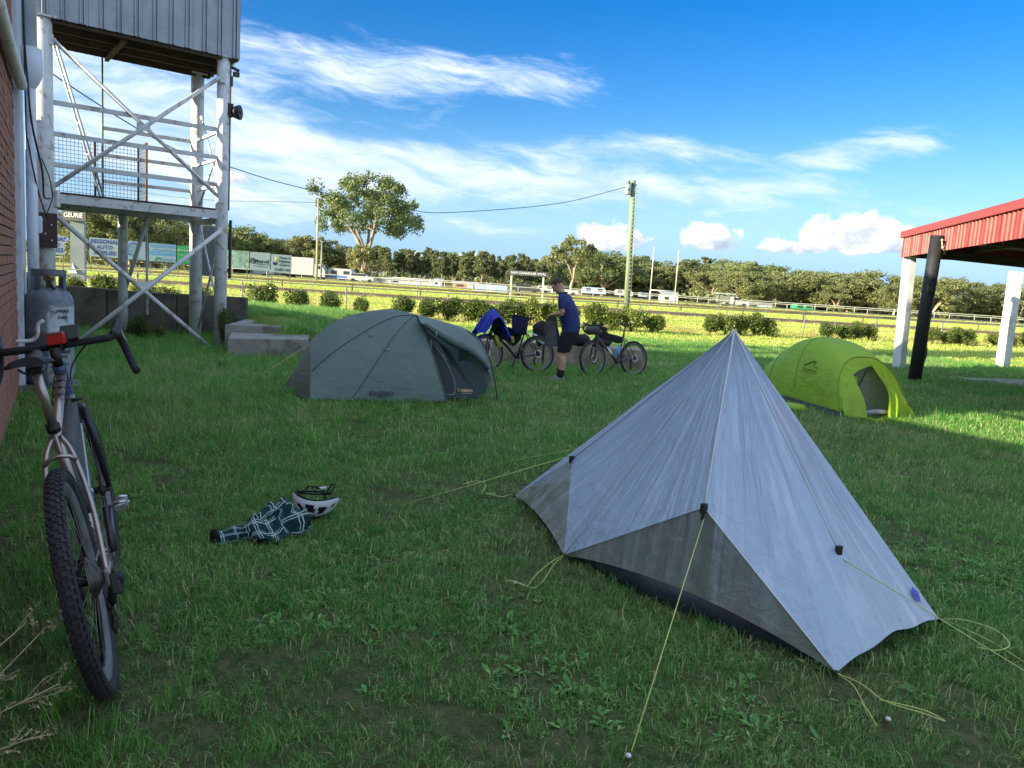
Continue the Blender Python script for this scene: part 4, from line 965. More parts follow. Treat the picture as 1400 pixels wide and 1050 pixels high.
# ---------------------------------------------------------------- tents
def fabric(name,col,rough,trans,bump=.25,bs=(3,3,3),radial=None,spec=.4,var=.06,sheen=0,clear=0.0):
    m=bpy.data.materials.new(name); m.use_nodes=True; w=NT(m.node_tree); b=w.n['Principled BSDF']
    pos=w.new('ShaderNodeNewGeometry').outputs['Position']
    n=w.noise(pos,2.2,4,.6); c=w.mix(w.ss(n,.3,.7),[k*(1-var) for k in col],[k*(1+var) for k in col])
    if radial:
        s=w.new('ShaderNodeVectorMath',operation='SUBTRACT'); w.l.new(pos,s.inputs[0]); s.inputs[1].default_value=radial
        x,y,z=w.sep(s.outputs[0]); th=w.m('ARCTAN2',y,x); L=w.new('ShaderNodeVectorMath',operation='LENGTH'); w.l.new(s.outputs[0],L.inputs[0])
        rad=L.outputs['Value']
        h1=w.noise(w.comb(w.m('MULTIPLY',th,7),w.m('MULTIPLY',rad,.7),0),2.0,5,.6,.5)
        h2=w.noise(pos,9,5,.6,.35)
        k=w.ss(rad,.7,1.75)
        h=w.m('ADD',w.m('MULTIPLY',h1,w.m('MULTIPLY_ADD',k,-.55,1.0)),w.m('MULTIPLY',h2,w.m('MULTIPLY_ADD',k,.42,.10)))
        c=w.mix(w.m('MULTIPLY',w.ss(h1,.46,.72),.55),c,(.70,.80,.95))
    else: 
        mp=w.new('ShaderNodeMapping'); w.l.new(pos,mp.inputs[0]); mp.inputs['Scale'].default_value=bs; h=w.noise(mp.outputs[0],2.4,5,.55,.6)
    bp=w.new('ShaderNodeBump'); bp.inputs['Strength'].default_value=bump; bp.inputs['Distance'].default_value=.06
    w.l.new(h,bp.inputs['Height'])
    w.l.new(c,b.inputs['Base Color']); b.inputs['Roughness'].default_value=rough; b.inputs['Specular IOR Level'].default_value=spec
    b.inputs['Sheen Weight'].default_value=sheen
    w.l.new(bp.outputs[0],b.inputs['Normal'])
    tr=w.new('ShaderNodeBsdfTranslucent'); w.l.new(c,tr.inputs[0]); w.l.new(bp.outputs[0],tr.inputs[1])
    mx=w.new('ShaderNodeMixShader'); mx.inputs[0].default_value=trans
    w.l.new(b.outputs[0],mx.inputs[1]); w.l.new(tr.outputs[0],mx.inputs[2]); res=mx.outputs[0]
    if clear:
        tp_=w.new('ShaderNodeBsdfTransparent'); m2=w.new('ShaderNodeMixShader'); w.put(m2.inputs[0],w.m('MULTIPLY',w.ss(h,.35,.75,1.0,.55),clear)); w.l.new(res,m2.inputs[1]); w.l.new(tp_.outputs[0],m2.inputs[2]); res=m2.outputs[0]
    w.l.new(res,w.n['Material Output'].inputs[0])
    return m
def patch(mb,A,B,C,n=18,disp=0.0,seed=0.0,sag=None):
    """triangular cloth patch with fine wrinkles that die out on its edges"""
    A,B,C=V(A),V(B),V(C); nn=(B-A).cross(C-A).normalized(); idx={}; vs=[]; fs=[]
    for i in range(n+1):
        for j in range(n+1-i):
            u,v=i/n,j/n; t=1-u-v; p=A*t+B*u+C*v
            e=min(t,u,v)*3
            if disp:   # tension folds running down from the peak, plus a slow sag
                q=p-sP; th=math.atan2(q.y,q.x); rd=q.length
                p=p+nn*min(1,e*2.5)*(disp*sst(rd,.1,.6)*(1.1*fbm(th*5.5,rd*.55,seed*.0)+.8*fbm(th*13,rd*.8,3))) - nn*abs(disp)*2.2*e*.5
            if sag: p=p+sag(p,t,u,v,e)
            idx[i,j]=len(vs); vs.append(p)
    for i in range(n):
        for j in range(n-i):
            fs.append((idx[i,j],idx[i+1,j],idx[i,j+1]))
            if i+j<n-1: fs.append((idx[i+1,j],idx[i+1,j+1],idx[i,j+1]))
    return mb.add(vs,fs,True)
def cord(name,pts,parent,r=.0026,m=M_CORD,n=6):
    b=MB(); b.tube(pts,r,n); return b.build(name,m,parent)
def peg(loc,label,dirv=(0,0,1),head=None):
    t=thing('tent_peg',label,'tent peg',loc); d=V(dirv).normalized(); p=V(loc)
    b=MB(); b.tube([p-d*.10,p+d*.045],.006,6); b.build('shaft',mat('peg_red',(.10,.03,.02),.4,.1,9,metal=.4) if head is None else head,t)
    b=MB(); b.lathe([(0,.046),(.009,.046),(.011,.050),(.008,.056),(0,.057)],p,10); b.build('head',M_WHITE,t); return t
# --- silver pyramid tent
sP=V(1.32,4.65,1.40); sL=V(.07,5.56,.03); sFL=V(.37,4.34,.035); sFR=V(1.47,3.12,.03); sR=V(2.25,3.74,.04)
sA=V(1.0,3.74,.545); sB=V(1.65,3.64,.405); sC=V(.44,5.1,.44); sBR=V(2.30,4.95,.04); sBL=V(1.15,6.15,.04); sD=V(.58,5.72,.40)
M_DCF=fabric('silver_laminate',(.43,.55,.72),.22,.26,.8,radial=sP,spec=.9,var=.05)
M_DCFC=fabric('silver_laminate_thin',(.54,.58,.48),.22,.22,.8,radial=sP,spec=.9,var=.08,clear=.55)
sil=thing('silver_tent','silver blue one pole pyramid tent pitched nearest the camera','tent',V(1.25,4.4,0))
b=MB(); ds=.016
def liftF(p,t,u,v,e):  # lower hem of the long side lifts between its corners
    return V(0,0,.0)
patch(b,sP,sFL,sA,20,ds,1); patch(b,sP,sA,sFR,22,ds*.5,2); patch(b,sP,sFR,sB,20,ds*.5,2)
patch(b,sP,sB,sR,20,ds,3); patch(b,sP,sC,sFL,20,ds,4); patch(b,sP,sL,sC,20,ds,5)
patch(b,sP,sR,sBR,14,ds,6); patch(b,sP,sBR,sBL,14,ds,7); patch(b,sP,sBL,sD,14,ds,8); patch(b,sP,sD,sL,14,ds,9)
def hem(p0,p1,up,sc=0.0):
    return lambda t: vl(p0,p1,t)+V(0,0,up*4*t*(1-t)+sc*math.sin(t*PI*5)*math.sin(t*PI))
def skirt(b,top0,mid,top1,hemf,n=22,m=12,disp=.008,seed=0):
    """cloth between a pull-out point and the hem below it"""
    rows=[]
    for i in range(m+1):
        k=i/m; row=[]
        for j in range(n+1):
            t=j/n; h=hemf(t); u=(vl(top0,mid,t*2) if t<.5 else vl(mid,top1,t*2-1))
            p=vl(u,h,k); e=math.sin(PI*t)*math.sin(PI*min(1,k*.8))
            nn=V(-.5,-.8,.2); p=p+nn*disp*e*(fbm(p.x*4+seed,p.y*4,p.z*6)*1.2+.6*fbm(p.x*11,p.y*11+seed,p.z*7)); row.append(p)
        rows.append(row)
    b.grid(rows)
skirt(b,sFR,sB,sR,hem(sFR,sR,.05,.012),seed=3)
skirt(b,sBL,sD,sL,hem(sBL,sL,.06),n=10,m=6)
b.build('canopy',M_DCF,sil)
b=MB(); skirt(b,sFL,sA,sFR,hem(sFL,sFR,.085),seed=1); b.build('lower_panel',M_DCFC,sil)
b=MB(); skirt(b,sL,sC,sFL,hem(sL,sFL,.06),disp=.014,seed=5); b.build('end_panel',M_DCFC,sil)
M_SEAM=fabric('seam_tape',(.56,.60,.64),.3,.1,.1)
def seam(a,c,r=.006,off=V(0,0,.002)):
    b=MB(); b.tube([vl(a,c,k/10)+off for k in range(11)],r,5,flat=.3); return b.build('seam',M_SEAM,sil)
for a,c in((sP,sA),(sA,sFR),(sA,sFL),(sP,sFL),(sP,sB),(sP,sC)): seam(a,c)
b=MB(); b.lathe([(.05,-.085),(.03,-.045),(.012,-.005),(0,.005)],sP+V(0,0,.004),12); b.build('peak_cap',fabric('peak_patch',(.42,.50,.60),.35,.1,.2),sil)
b=MB(); b.tube([V(1.30,4.62,0),sP-V(0,0,.02)],.011,8); b.build('trekking_pole',M_DARKM,sil)
# bathtub floor and hem edge
M_FLOOR=mat('black_floor_cloth',(.022,.028,.042),.45,.3,6,.5,22,spec=.6)
fp=[vl(p,sP,.075) for p in (sL,sFL,sFR,sR,sBR,sBL)]
def fring(z,off): 
    c=V(1.3,4.6,0); out=[]
    for i in range(len(fp)):
        a,d=fp[i],fp[(i+1)%len(fp)]
        for k in range(10):
            t=k/10; p=vl(a,d,t); p.z=0; r=(p-c); bul=(off*1.3 if i==1 else off*.45 if i==0 else -.02)*math.sin(PI*t)+.012*fbm(p.x*7,p.y*7,z*9)
            out.append(c+r*(1+bul/r.length)+V(0,0,z+.03*math.sin(PI*t)*(z>.05)))
    return out
b=MB(); b.grid([fring(.012,.07),fring(.04,.08),fring(.08,.06),fring(.12,.0)],True,True); b.poly(list(reversed(fring(.012,.0)))); b.build('groundsheet',M_FLOOR,sil)
# tie-out tabs, guys, pegs
for p in(sA,sB,sC):
    b=MB(); b.box(p+V(-.004,-.012,.0),(.034,.02,.05),.4,.004); b.tube([p+V(0,0,-.03),p+V(-.01,-.02,-.055)],.008,6); b.build('tie_out',M_BLACK,sil)
for p in(sL,sFL,sFR,sR):
    b=MB(); b.ball(p,(.014,.014,.012)); b.build('corner_loop',M_BLACK,sil)
cord('guy_line',[sA+V(0,-.02,-.05),V(.49,2.45,.035)],sil); cord('guy_line',[sB+V(.0,-.02,-.03),V(2.42,2.95,.03)],sil)
cord('guy_line',[sC+V(-.02,0,.02),V(-.72,5.12,.03)],sil); cord('guy_line',[sD,V(-.03,6.59,.03)],sil)
cord('guy_line',spline([sFL,V(.30,4.18,.06),V(.20,3.98,.05),V(.145,3.85,.025)],6),sil,.0024); cord('guy_line',spline([sFL,V(.30,4.16,.04),V(.24,3.96,.03),V(.19,3.83,.035),V(.15,3.84,.03)],6),sil,.0024)
cord('guy_line',spline([V(.145,3.85,.03),V(.07,3.87,.045),V(.03,3.90,.03)],4),sil,.004)
cord('guy_line',spline([sFR,V(1.48,2.98,.05),V(1.47,2.86,.04),V(1.47,2.74,.02)],6),sil,.0024)
cord('guy_line',spline([sFR,V(1.50,2.96,.07),V(1.55,2.85,.06),V(1.66,2.78,.06),V(1.73,2.75,.05),V(1.68,2.80,.06),V(1.56,2.84,.065),V(1.53,2.86,.06)],6),sil,.0026)
cord('guy_line',spline([sR,V(2.29,3.66,.05),V(2.36,3.50,.05),V(2.44,3.36,.02)],6),sil,.0024)
cord('guy_line',spline([sR,V(2.32,3.66,.08),V(2.42,3.56,.08),V(2.42,3.45,.06),V(2.33,3.40,.05),V(2.25,3.42,.05)],6),sil,.0026)
cord('guy_line',spline([sL,V(.03,5.50,.05),V(-.02,5.44,.05),V(-.10,5.44,.06),V(-.14,5.50,.05),V(-.07,5.55,.04)],6),sil,.0026)
cord('guy_line',spline([V(-.33,5.72,.05),V(-.22,5.80,.06),V(-.15,5.66,.07),V(-.17,5.48,.05)],6),sil,.003)
ML=mat('logo_blue',(.02,.05,.45),.4,.05,5)
lp=vl(vl(sR,sP,.045),sB,.16); fr=(sP-sR).normalized(); 
nB=(sB-sP).cross(sR-sP).normalized(); nB=nB if nB.y<0 else -nB
b=MB(); q=lp+nB*.012; e1=(sB-sR).normalized(); e2=nB.cross(e1)
b.poly([q+e1*x+e2*y for x,y in((-.02,-.03),(.025,-.035),(.04,0),(.02,.04),(-.02,.035))],nB*.002); b.build('maker_patch',ML,sil)
b=MB(); q=q+nB*.004; b.tube([q+e1*.012*math.cos(a)+e2*.012*math.sin(a) for a in [k*PI/6 for k in range(12)]],.002,4,closed=True); b.build('patch_emblem',M_PALEB,sil)
peg((.475,2.42,-.012),'white headed tent peg at the bottom edge of the frame',(.1,.2,1)); peg((1.52,2.76,-.012),'white headed tent peg in front of the silver tent front corner',(-.2,.3,1))
peg((2.47,3.38,-.01),'white headed tent peg right of the silver tent right corner',(-.5,.3,1)); peg((.085,3.87,-.012),'white headed tent peg left of the silver tent left front corner',(.2,.2,1))

# --- green grey tent on the left
nF1=V(-2.44,9.21,0); nu=V(.946,.325,0); nv=V(-.325,.946,0)
def nq(u,v,z): return nF1+nu*u+nv*v+Z(z)
nem=thing('grey_green_tent','dome tent of grey green cloth with its door rolled open, left of centre','tent',nq(1.0,.6,0))
M_NEMO=fabric('grey_green_fly',(.165,.235,.225),.40,.24,.5,(1.2,1.2,2.0),spec=.45)
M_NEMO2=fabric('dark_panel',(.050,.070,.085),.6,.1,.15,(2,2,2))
M_NEMOL=fabric('pale_fly_inside',(.33,.42,.42),.5,.3,.15,(2,2,2))
RU=[-.30,-.21,-.10,.10,.45,.98,1.35,1.75,2.03,2.25,2.38]; RZ=[.05,.16,.42,.77,1.02,1.155,1.10,1.02,.93,.70,.28]
def ridge(u):
    z=interp(RU,RZ,u); v=interp([-.3,0,.5,1.4,2.4],[.75,.62,.55,.42,.22],u); return nq(u,v,z)
RS=spline([V(u,0,z) for u,z in zip(RU,RZ)],6)
def rz_(u): return interp([p.x for p in RS],[p.z for p in RS],u)
def rv(u): return interp([-.3,0,.5,1.4,2.4],[.78,.62,.55,.42,.20],u)
def front(u,k,v0):   # k 0 at the hem, 1 on the ridge
    z=rz_(u)*(1-(1-k)**1.22); v=lerp(v0,rv(u),k**1.55); return nq(u,v,max(.035,z))
b=MB(); rows=[]
for i in range(25):           # main front panel, its right edge slanting from the ridge to the door corner
    t=i/24; row=[]
    for j in range(17):
        k=j/16; u=lerp(0,1.72-.37*k,t); row.append(front(u,k,0))
    rows.append(row)
b.grid(rows)
rows=[]
for i in range(9):            # foot panel
    t=i/8; row=[]
    for j in range(17):
        k=j/16; u=lerp(-.25,0,t)*(1); row.append(front(u,k,lerp(.72,0,t)))
    rows.append(row)
foot=MB(); foot.grid(rows)
b.build('fly_sheet',M_NEMO,nem); foot.build('foot_panel',fabric('foot_panel_cloth',(.175,.20,.175),.5,.2,.25,(2,2,5)),nem)
b=MB(); rows=[]
for i in range(33):           # far side of the fly
    t=i/32; u=lerp(-.25,2.38,t); row=[]
    vb=interp([-.25,0,.5,1.7,2.38],[.80,1.15,1.28,1.22,.55],u)
    for j in range(13):
        k=j/12; z=rz_(u)*(1-(1-k)**1.7); row.append(nq(u,lerp(vb,rv(u),k**1.3),max(.03,z)))
    rows.append(row)
b.grid(rows); b.build('fly_far_side',M_NEMO,nem)
b=MB(); rows=[]
for i in range(17):           # hood over the door
    t=i/16; u=lerp(1.35,2.34,t); r0=nq(u,rv(u),rz_(u)); dr=.03+.20*math.sin(PI*min(1,t*.62+.05)); row=[]
    for j in range(7):
        k=j/6; row.append(r0+nv*(-.26*k*(1-.4*t))+Z(-dr*k**1.5-.02*k))
    rows.append(row)
b.grid(rows); b.build('hood',M_NEMO,nem)
roll=[]
for i in range(17):
    t=i/16; u=lerp(1.40,2.26,t); dr=.03+.20*math.sin(PI*min(1,t*.62+.05)); roll.append(nq(u,rv(u)-.27*(1-.4*t),rz_(u)-dr-.03))
b=MB(); b.tube(roll,[.028+.022*math.sin(PI*i/16)+.004*math.sin(i*2.3) for i in range(17)],10); b.build('rolled_door',fabric('rolled_cloth',(.075,.115,.11),.5,.1,.3,(8,8,8)),nem)
b=MB(); b.tube([roll[3]+V(0,-.04,.02),roll[3]+V(0,-.05,-.05),roll[3]+V(0,.03,-.06)],.008,5); b.build('toggle',M_NEMOL,nem)
# right edge strip and pole leg
b=MB(); rows=[]
for j in range(17):
    k=j/16; p=front(1.72-.37*k,k,0); rows.append([p,p+nv*.05+nu*.03])
b.grid(rows); b.build('door_edge',M_NEMO2,nem)
tip=nq(2.25,.18,.70)
b=MB(); b.tube(spline([nq(1.35,.42,1.08),nq(2.03,.25,.91),tip,nq(2.36,.12,.36),nq(2.42,.06,.0)],6),.010,6); b.build('tent_pole',M_DARKM,nem)
b=MB(); rows=[]
for i in range(13):           # vestibule flap right of the door, seen from inside
    t=i/12; p=vl(nq(1.98,.36,.80),tip,t); q=vl(nq(2.0,.62,.48),nq(2.40,.10,.03),t); rows.append([p,vl(p,q,.5)+nu*(-.03),q+Z(.20*math.sin(PI*t))])
b.grid(rows); b.build('vestibule_flap',M_NEMOL,nem)
# inner tent
M_MESH=mat('inner_mesh',(.17,.175,.17),.8,.1,20,.3,300)
I0=nq(1.58,.22,.04); I1=nq(2.20,.16,.04); I2=nq(1.42,.42,.93); I3=nq(1.80,.42,.66)
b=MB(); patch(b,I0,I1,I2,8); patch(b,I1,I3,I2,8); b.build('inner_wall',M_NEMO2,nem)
def ip(s,t): return I0+(I1-I0)*s+(I2-I0)*t
io=(I1-I0).cross(I2-I0).normalized(); io=io if io.y<0 else -io
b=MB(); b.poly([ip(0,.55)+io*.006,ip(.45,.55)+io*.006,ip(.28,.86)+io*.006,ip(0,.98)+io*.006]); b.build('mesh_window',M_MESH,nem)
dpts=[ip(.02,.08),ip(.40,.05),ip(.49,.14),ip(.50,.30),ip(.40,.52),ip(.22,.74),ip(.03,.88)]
dcv=spline(dpts,6); b=MB(); b.poly([p+io*.012 for p in dcv]); b.build('doorway_shade',mat('inner_dark',(.045,.052,.055),.7,.3,5),nem)  # dark sheet painted as the shaded interior behind the open door
b=MB(); b.tube([p+io*.016 for p in dcv],.007,6); b.build('door_zip',M_NEMOL,nem)
b=MB(); b.ball(ip(.07,.14)+io*.02,(.05,.04,.06),10,8); b.ball(ip(.06,.22)+io*.02,(.035,.03,.05),10,8); b.build('orange_bag',mat('orange_cloth',(.5,.16,.03),.7,.2,20,.3,60),nem)
b=MB(); b.tube([nq(1.50,.16,.80),nq(1.52,.20,.42)],.02,5,flat=.3); b.build('door_strap',M_NEMOL,nem)
M_SEAMN=mat('seam_dark',(.055,.075,.078),.5,.1,10)
def fpt(u,k): return front(u,k,0)
hub=(1.35,1.0)
def seam_n(ua,ka,ub,kb,nm='seam'):
    b=MB(); b.tube([front(lerp(ua,ub,t/14),lerp(ka,kb,t/14),0)+V(-.004,-.006,.004) for t in range(15)],.006,5,flat=.5); return b.build(nm,M_SEAMN,nem)
seam_n(1.34,.985,0.03,.46); seam_n(1.34,.985,.50,.02); seam_n(0.005,.02,0.005,.93); seam_n(1.345,.985,1.71,.02)
for (u,k) in((.76,.66),(.96,.49)):
    b=MB(); b.box(front(u,k,0)+V(-.008,-.016,.012),(.05,.012,.035),.33,.004); b.build('guy_tab',M_NEMOL,nem)
b=MB(); b.tube([front(lerp(-.02,1.7,t/20),0.02,0)+V(0,-.004,-.012+.008*math.sin(t)) for t in range(21)],.018,6); b.tube([front(lerp(-.25,0,t/8),0.02,lerp(.72,0,t/8))+V(-.004,-.004,-.01) for t in range(9)],.022,6)
b.build('hem',M_FLOOR,nem)
M_ORNG=mat('orange_webbing',(.40,.33,.10),.6,.1,20)
for (u,du,dv) in((.0,-.02,-.10),(.04,.02,-.10),(.50,-.02,-.14),(1.70,.06,-.16)):
    p=front(u,0.03,0); b=MB(); b.tube([p,p+nu*du+nv*dv*.5+Z(-.01),nq(u+du,dv,.0)],.006,5); b.build('webbing',M_ORNG,nem)
cord('guy_line',[nq(-.02,.62,.62),nq(-.95,.30,.02)],nem,.0042,M_ORNG); cord('guy_line',[tip,nq(2.62,-.05,.02)],nem,.0038,M_ORNG); cord('guy_line',[nq(2.1,.35,.55),nq(2.45,.12,.02)],nem,.0038,M_ORNG)
q=front(.83,.085,0); fx_=nu; fz_=(front(.83,.16,0)-front(.83,.06,0)).normalized(); fo=fx_.cross(fz_).normalized()
text('lettering','NEMO',.068,q+fo*.018+nu*.07,fx_,fz_,M_SEAMN,nem,'CENTER',1.25,.001,.004)
text('lettering','EQUIPMENT',.016,q+fo*.018+nu*.07-fz_*.042,fx_,fz_,M_SEAMN,nem,'CENTER',1.9,.001)
def shield(name,c,ex,ez,o,s,m):
    b=MB(); pts=[(-.5,.5),(0,.62),(.5,.5),(.45,-.1),(0,-.6),(-.45,-.1)]
    b.tube([c+ex*x*s+ez*z*s for x,z in pts],s*.11,4,closed=True); b.tube([c+ex*-.25*s+ez*.2*s,c+ex*.0*s-ez*.1*s,c+ex*.25*s+ez*.2*s],s*.09,4); b.build(name,m,nem)
shield('logo',q+fo*.018-nu*.09,fx_,fz_,fo,.05,M_SEAMN)
M_GOLD=mat('print_tan',(.55,.42,.22),.5,.1,9)
ix=(I1-I0).normalized(); iz=(ip(.4,.3)-ip(.4,.1)); iz=(iz-ix*iz.dot(ix)).normalized(); q=ip(.66,.115)
text('lettering','NEMO',.046,q+io*.012+ix*.05,ix,iz,M_GOLD,nem,'CENTER',1.2,.001,.003)
b=MB(); b.beam(q+io*.012-ix*.02-iz*.036,q+io*.012+ix*.12-iz*.036,.004,.007); b.build('underline',M_GOLD,nem)
shield('logo',q+io*.012-ix*.06,ix,iz,io,.036,M_GOLD)

# --- lime tent on the right
gO=V(4.30,12.41,0); gu=V(.206,-.979,0); gv=V(.979,.206,0)
def gq(u,v,z): return gO+gu*u+gv*v+Z(z)
lim=thing('lime_tent','lime green dome tent with a crumpled door drape, right of the silver tent','tent',gq(.5,.55,0))
M_LIME=fabric('lime_fly',(.43,.68,.07),.42,.45,.5,(1.5,1.5,3),spec=.35)
M_LIME2=fabric('lime_drape',(.47,.70,.05),.42,.5,.5,(9,9,1.2),spec=.35)
LU=[-1.15,-1.0,-.78,-.15,.20,.5,.9,1.15,1.31]; LZ=[.18,.40,.62,.97,1.07,1.10,1.06,.97,.875]
LSp=spline([V(u,0,z) for u,z in zip(LU,LZ)],6)
def lz(u): return interp([p.x for p in LSp],[p.z for p in LSp],u)
def lsec(u,a,uadd=0.0):
    """a 0..1 over the tent from the near hem to the far hem"""
    hw=.55*interp([-1.15,-.8,0,1.31],[.55,.72,1.0,1.0],u); th=PI*a; ca,sa=math.cos(th),math.sin(th)
    v=.55-hw*math.copysign(abs(ca)**.85,ca); z=lz(u)*(sa**.80 if sa>0 else 0)
    flat=.10*math.sin(th)**6*lz(u)
    return gq(u+uadd*(1-sa**.8 if sa>0 else uadd*0+1),v,max(.06,z-flat*.3))
b=MB(); rows=[]
for i in range(41):
    t=i/40; row=[]
    for j in range(29):
        a=j/28; u0=lerp(-1.15,1.31,t); row.append(lsec(u0,a,.44*max(0,t-.45)/.55))
    rows.append(row)
b.grid(rows); b.build('fly_sheet',M_LIME,lim)
end=rows[-1]       # arch over the door
base0=gq(1.78,-.02,.05); base1=gq(1.66,1.12,.05)
def endp(a): 
    f=a*28; i=min(27,int(f)); return vl(end[i],end[i+1],f-i)
# closed strip left of the door
b=MB(); rows=[]
for i in range(13):
    t=i/12; p=endp(lerp(.02,.62,t)); q=gq(lerp(1.78,1.90,t),lerp(0.0,.20,t),.05); lowest=vl(p,q,1.0); w_=max(0,1-t)**.8
    p2=vl(p,vl(p,q,.55),w_+.10 if t>.2 else 1); rows.append([p,vl(p,p2,.5)+gu*.02,p2])
b.grid(rows)
rows=[]
for i in range(9):
    t=i/8; top=vl(endp(.10),endp(.40),t*.8); bot=gq(lerp(1.78,1.92,t),lerp(.0,.30,t**1.2),.04)
    rows.append([vl(top,bot,k/8)+gu*(.05*math.sin(PI*k/8)+.02*math.sin(t*9+k)) for k in range(9)])
b.grid(rows); b.build('front_panel',M_LIME,lim)
# door drape with folds
b=MB(); rows=[]
for i in range(29):
    t=i/28; top=endp(lerp(.55,.97,t)); bot=gq(lerp(1.98,1.70,t),lerp(.60,1.18,t),.03)
    row=[]
    for k in range(15):
        s=k/14; p=vl(top,bot,s); fold=(.045*math.sin(t*21+s*2.0)+.03*math.sin(t*43+s*5))*s**.7*(1-.4*t); bul=.16*math.sin(PI*s)*s*(1-.3*t)
        row.append(p+gu*(fold+bul)+gv*(fold*.5-.02*math.sin(s*9)))
    rows.append(row)
b.grid(rows); b.build('door_drape',M_LIME2,lim)
b=MB()
rows=[]
for i in range(13):
    t=i/12; rows.append([gq(1.9+.1*math.sin(t*9),lerp(.28,.85,t),.02+.06*abs(math.sin(k*1.3+t*7))*(1-abs(k-2)/3)) + gu*(k*.035) for k in range(5)])
b.grid(rows); b.build('bunched_hem',M_LIME2,lim)
# inner tent and opening
b=MB(); c0=gq(1.42,.12,.05); c1=gq(1.42,.98,.05); c2=endp(.5)-gu*.06-Z(.03); b.poly([c0,c1,endp(.8)-gu*.1-Z(.05),c2,endp(.25)-gu*.1-Z(.05)]); b.build('inner_wall',mat('inner_mesh_grey',(.20,.205,.19),.8,.15,18,.3,250),lim)
b=MB(); b.poly([gq(1.44,.16,.30),gq(1.44,.42,.30),gq(1.44,.40,.56),gq(1.44,.22,.60)]); b.build('inner_trim',M_LIME,lim)
b=MB(); b.tube(spline([gq(1.45,.36,.08),gq(1.45,.42,.40),gq(1.44,.55,.70)],6),.012,6); b.build('door_zip',M_BLACK,lim)
b=MB(); b.poly([gq(1.42,.20,.05),gq(1.42,.98,.05),gq(1.95,.80,.035),gq(1.95,.30,.035)],(0,0,-.02)); b.build('groundsheet',M_FLOOR,lim)
b=MB(); b.tube(spline([gq(1.72,.34,.08),gq(1.80,.55,.12),gq(1.74,.78,.09)],5),.035,8); b.build('rolled_mat',mat('pale_mat',(.30,.28,.36),.7,.1,12),lim)
b=MB(); rows=[]
for i in range(33):
    t=i/32; u=lerp(-1.1,1.76,t); rows.append([gq(u,lerp(.22,-.02,sst(u,-1.1,-.3))-.005,.095),gq(u,lerp(.22,-.02,sst(u,-1.1,-.3))-.03,.0)])
b.grid(rows); b.build('floor_wall',M_FLOOR,lim)
M_SEAMG=mat('seam_lime',(.20,.28,.03),.5,.1,10)
b=MB(); b.tube([p+(p-gq(.5,.55,.3)).normalized()*.006 for p in end],.008,5); b.tube([V(rows_[0]) for rows_ in ()] or [end[2],end[2]+V(0,0,.001)],.004,4); b.build('pole_sleeve',M_SEAMG,lim)
b=MB()
for t in (.30,.62):
    i=int(t*40); b.tube([lsec(lerp(-1.15,1.31,t),j/20,.44*max(0,t-.45)/.55)+V(-.004,-.004,.004) for j in range(1,20)],.004,4)
b.build('seam',M_SEAMG,lim)
p=gq(1.76,-.03,.06); b=MB(); b.tube([p+Z(.02),p+Z(-.06)],.008,6); b.build('corner_hook',M_GALV,lim)
# faint printed mark: a small hill over two lines
pm=lsec(.72,.155,.1); e1=(lsec(.95,.155,.16)-lsec(.55,.155,.04)).normalized(); e2=(lsec(.72,.19,.1)-lsec(.72,.13,.1)).normalized(); eo=e1.cross(e2).normalized()
b=MB(); b.tube(spline([pm+eo*.012+e1*x+e2*z for x,z in((-.16,.03),(-.06,.07),(.02,.11),(.12,.14),(.09,.07),(.20,.04))],4),.010,5); b.beam(pm+eo*.012-e1*.16-e2*.02,pm+eo*.012+e1*.2-e2*.02,.006,.02); b.beam(pm+eo*.012-e1*.13-e2*.055,pm+eo*.012+e1*.16-e2*.055,.006,.012); b.build('printed_mark',M_SEAMG,lim)
# stuff sack on the grass
b=MB(); rr=random.Random(2); b.ball((4.12,11.1,.06),(.20,.10,.065),18,12,Matrix.Rotation(-.5,3,'Z'))
for v in b.v: v+=V(fbm(v.x*9,v.y*9,1),fbm(v.x*9,v.y*9,5),.4*fbm(v.x*9,v.y*9,9))*.025
tag(b.build('stuff_sack',M_LIME),'crumpled lime green stuff sack lying beside the lime tent','bag')
# ---------------------------------------------------------------- bicycles
def xf(mb,M_):
    mb.v=[M_@v for v in mb.v]; return mb
M_TI=mat('titanium',(.40,.35,.31),.32,.08,6,metal=.8)
M_CARB=mat('carbon',(.022,.022,.026),.35,.2,9,spec=.5)
M_GREYF=mat('bike_grey',(.085,.078,.075),.4,.1,6)
M_RIMC=mat('rim_grey',(.15,.155,.16),.45,.25,12)
M_RIMA=mat('rim_alloy',(.26,.27,.28),.4,.15,8,metal=.5)
M_TAPE=mat('bar_tape',(.016,.016,.019),.7,.2,20,.5,160)
M_BAGG=mat('bag_grey',(.075,.080,.085),.75,.18,14,.3,120)
M_CHAIN=mat('chain_steel',(.20,.19,.18),.4,.3,60,metal=.8)
M_YEL=mat('bottle_yellow',(.55,.55,.06),.4,.08,9); M_BOTB=mat('bottle_blue',(.10,.32,.62),.35,.1,9); M_BOTW=mat('bottle_white',(.60,.62,.62),.4,.06,9)
M_SKINW=mat('sidewall_tan',(.10,.095,.085),.8,.2,10)
M_REDL=mat('red_lens',(.48,.02,.015),.3,.15,30); M_REFL=mat('reflective_strip',(.55,.56,.56),.4,.05,9); M_BLUF=mat('frame_blue',(.05,.075,.17),.35,.1,9)
TR=.36
